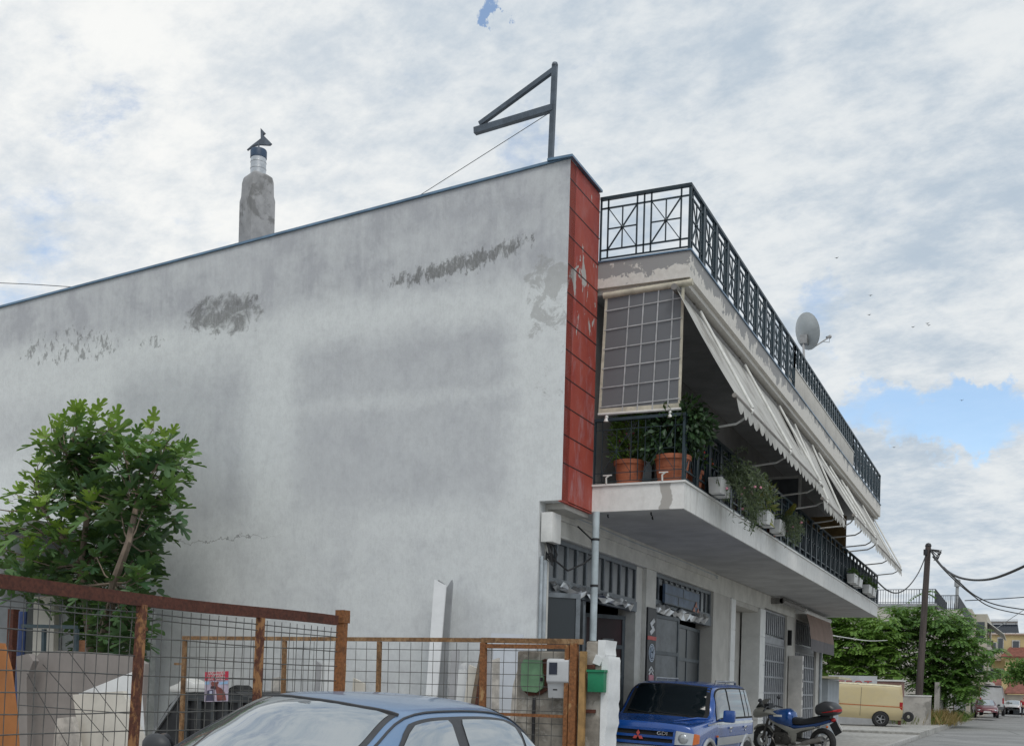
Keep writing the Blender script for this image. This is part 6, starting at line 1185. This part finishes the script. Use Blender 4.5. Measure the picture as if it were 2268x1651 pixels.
for u in (2210, 2240):
    s_ = thing('solar_heater', ('left' if u == 2210 else 'right') + ' one of the two solar water heaters on the yellow house roof', 'solar heater', tuple(onY(u, 1400, 166)), 'solar water heaters'); p = onY(u, 1403, 166.5); b = MB(); b.prism([p + Vector((-.9, -.8, .1)), p + Vector((.95, -.8, .1)), p + Vector((.75, .6, 1.35)), p + Vector((-1.0, .6, 1.35))], (0, .08, .05)); b.build('collector', mat('dark_solar_glass', (.02, .025, .035), .2), s_)
    b = MB(); b.tube([p + Vector((-.95, .7, 1.75)), p + Vector((.75, .7, 1.75))], .3, 10); b.build('tank', M_alu, s_); b = MB()
    for x in (-.7, .5): b.bar(p + Vector((x, .75, 0)), p + Vector((x, .75, 1.6)), .07)
    b.build('leg', M_alu, s_)
Rh = thing('red_roofed_house', 'low house with red tiled roofs closing the far end of the street', 'building', (-2, 140, .3)); a_, c_, e_ = onY(2166, 1535, 140), onY(2225, 1535, 140), onY(2330, 1540, 140)
b = MB(); b.bx(a_.x, e_.x, 140, 150, .2, a_.z); b.build('wall', mat('pale_house_wall', (.47, .43, .37), .85, .12, .8), Rh); rp_ = onY(2200, 1508, 143)
b = MB(); b.prism([(a_.x - .3, 139.5, a_.z), (c_.x, 139.5, a_.z), (c_.x - .2, 144, rp_.z + .2), (a_.x + 1.6, 144, rp_.z + .2)], (0, 0, .12)); zz_ = onY(2245, 1500, 144).z; b.prism([(c_.x + .05, 139.4, c_.z), (e_.x, 139.4, c_.z), (e_.x, 144, zz_ - .5), (c_.x + 1.6, 144, zz_ + .2), (c_.x + .3, 144, zz_ - .3)], (0, 0, .12)); b.build('roof', M_tile, Rh)
b = MB(); b.bx(c_.x - .35, c_.x + .25, 141, 141.7, a_.z, rp_.z + 1.0); b.build('chimney', M_yel, Rh); b = MB(); b.prism([(c_.x - .2, 138.4, c_.z - 1.2), (e_.x, 138.4, c_.z - 1.2), (e_.x, 139.9, c_.z - .9), (c_.x - .2, 139.9, c_.z - .9)], (0, 0, .08)); b.build('canopy', mat('white_far_awning', (.6, .6, .57)), Rh)
b = MB()
for u, ww in ((2235, .9), (2250, 1.4)): p = onY(u, 1565, 139.97); b.bx(p.x - ww / 2, p.x + ww / 2, 139.93, 139.99, p.z - .8, p.z + .5)
b.build('window', M_win, Rh)
# far traffic
ds_, _ = sedan('parked_car', 'dark red saloon car parked far down the street on the left', None, paint('dark_maroon_paint', (.13, .02, .03), .3, .4), G_near, False); ds_.location = (-2.95, 97, .22); ds_.rotation_euler = (0, 0, R(6))
wv = van('delivery_van', 'tall white van parked behind the dark red saloon car', None, paint('dirty_white_paint', (.5, .51, .52), .0, .5)); wv.location = (-2.75, 110, .22); wv.rotation_euler = (0, 0, R(180)); wv.scale = (1.15, 1.1, 1.35)
wc, _ = sedan('parked_car', 'small white car parked far away near the red roofed house', None, paint('white_car_paint', (.55, .56, .57), .0, .35), G_near, False); wc.location = (-1.05, 121, .22); wc.rotation_euler = (0, 0, R(175))
# person in red at the right edge of the road
pz = Vector((*onD(2266, 1600, 98)[:2], .2)); pe = thing('person', 'person in a red top and dark trousers walking at the right edge of the road', 'person', tuple(pz))
def figure(js, es, name, m, sub=2):
    me = bpy.data.meshes.new(name); me.from_pydata([j[0] for j in js], es, []); o = bpy.data.objects.new(name, me); COL.objects.link(o); o.modifiers.new('s', 'SKIN'); sv = me.skin_vertices[0].data
    for i, j in enumerate(js): sv[i].radius = (j[1], j[1] * (j[2] if len(j) > 2 else 1))
    sv[0].use_root = True; o.modifiers.new('d', 'SUBSURF').levels = sub; me2 = bpy.data.meshes.new_from_object(o.evaluated_get(bpy.context.evaluated_depsgraph_get())); bpy.data.objects.remove(o)
    for p in me2.polygons: p.use_smooth = True
    me2.materials.clear(); o = bpy.data.objects.new(name, me2); COL.objects.link(o); me2.materials.append(m); o.parent = pe; return o
body = figure([((0, 0, .95), .15, .8), ((0, 0, 1.2), .14, .7), ((0, 0, 1.42), .15, .6), ((0, 0, 1.52), .06), ((0, .0, 1.6), .075), ((0, -.01, 1.69), .09), ((0, 0, 1.76), .06), ((.19, 0, 1.42), .06), ((.26, .05, 1.15), .045), ((.24, -.1, .92), .035), ((.23, -.14, .83), .035), ((-.19, 0, 1.42), .06), ((-.26, -.05, 1.15), .045), ((-.24, -.15, .95), .035), ((-.23, -.2, .87), .035), ((.1, 0, .85), .1), ((.11, -.12, .48), .065), ((.11, -.06, .09), .045), ((.11, -.2, .04), .035), ((-.1, 0, .85), .1), ((-.11, .1, .48), .065), ((-.11, .25, .12), .045), ((-.11, .14, .04), .035)],
              [(0, 1), (1, 2), (2, 3), (3, 4), (4, 5), (5, 6), (2, 7), (7, 8), (8, 9), (9, 10), (2, 11), (11, 12), (12, 13), (13, 14), (0, 15), (15, 16), (16, 17), (17, 18), (0, 19), (19, 20), (20, 21), (21, 22)], 'body', mat('skin_tone', (.42, .26, .19), .6))
figure([((0, 0, .98), .17, .85), ((0, 0, 1.2), .16, .75), ((0, 0, 1.43), .165, .65), ((.2, 0, 1.42), .075), ((.25, .03, 1.22), .06), ((-.2, 0, 1.42), .075), ((-.25, -.03, 1.22), .06)], [(0, 1), (1, 2), (2, 3), (3, 4), (2, 5), (5, 6)], 'red_top', mat('red_cloth', (.38, .025, .04), .8)); figure([((0, 0, .95), .165, .85), ((.1, 0, .84), .115), ((.11, -.12, .48), .085), ((.11, -.06, .14), .065), ((-.1, 0, .84), .115), ((-.11, .1, .48), .085), ((-.11, .24, .17), .065)], [(0, 1), (1, 2), (2, 3), (0, 4), (4, 5), (5, 6)], 'trousers', mat('dark_trousers', (.03, .03, .04), .85)); figure([((0, .02, 1.70), .095), ((0, .03, 1.76), .08)], [(0, 1)], 'hair', mat('dark_hair', (.03, .022, .018), .8))
# birds
for k, (u, v) in enumerate(((1853, 571), (1925, 697), (2054, 716), (2057, 720), (2022, 724), (2130, 886), (1928, 654), (1980, 990))):
    p = onD(u, v, 110); b = MB(); a = .25; b.add([p + Vector((-.22, 0, .08)), p + Vector((-.05, -.08, 0)), p + Vector((-.05, .1, 0)), p + Vector((.22, 0, .09)), p + Vector((.05, -.08, 0)), p + Vector((.05, .1, 0))], [(0, 1, 2), (3, 5, 4)]); b.ball(p, (.05, .12, .05), 6); o = b.build('bird', M_cable, fix=False); tag(o, 'tiny dark swallow flying in the sky right of the satellite dish', 'bird', 'swallows in the sky')
# ------------------------------------------------------------------ one mesh per separate piece
def split(o, by_x=False):
    me = o.data; bm = bmesh.new(); bm.from_mesh(me); bm.verts.ensure_lookup_table(); seen = set(); comps = []
    for v in bm.verts:
        if v.index in seen: continue
        st = [v]; c = set(); seen.add(v.index)
        while st:
            q = st.pop(); c.add(q.index)
            for e in q.link_edges:
                k = e.other_vert(q)
                if k.index not in seen: seen.add(k.index); st.append(k)
        comps.append(c)
    if by_x:
        g = {}
        for c in comps: g.setdefault(sum(bm.verts[i].co.x for i in c) > 0, set()).update(c)
        comps = list(g.values())
    bm.free()
    if len(comps) < 2 or len(comps) > 40: return
    for k, c in enumerate(comps):
        b2 = bmesh.new(); b2.from_mesh(me); b2.verts.ensure_lookup_table(); bmesh.ops.delete(b2, geom=[v for v in b2.verts if v.index not in c], context='VERTS')
        m2 = me.copy(); b2.to_mesh(m2); b2.free()
        if k == 0: first = m2
        else: n = o.copy(); COL.objects.link(n); n.data = m2
    o.data = first
SX = {'side_window', 'window_frame', 'headlight', 'tail_light', 'indicator', 'lower_cladding', 'belt_strip', 'rubbing_strip', 'fork'}
SC = {'wheel_arch', 'arch_flare', 'pier', 'glass_pane', 'hinge', 'soffit_hook', 'slab_hook', 'balcony_slab', 'balcony', 'shop_shutter', 'pipe_clamp', 'slat', 'wiper', 'rear_wall', 'reflective_pane', 'flower', 'upright', 'post'}
for o in list(COL.objects):
    if o.type != 'MESH' or not o.parent: continue
    k = o.name.split('.')[0]
    if k in SX: split(o, True)
    elif k in SC: split(o)
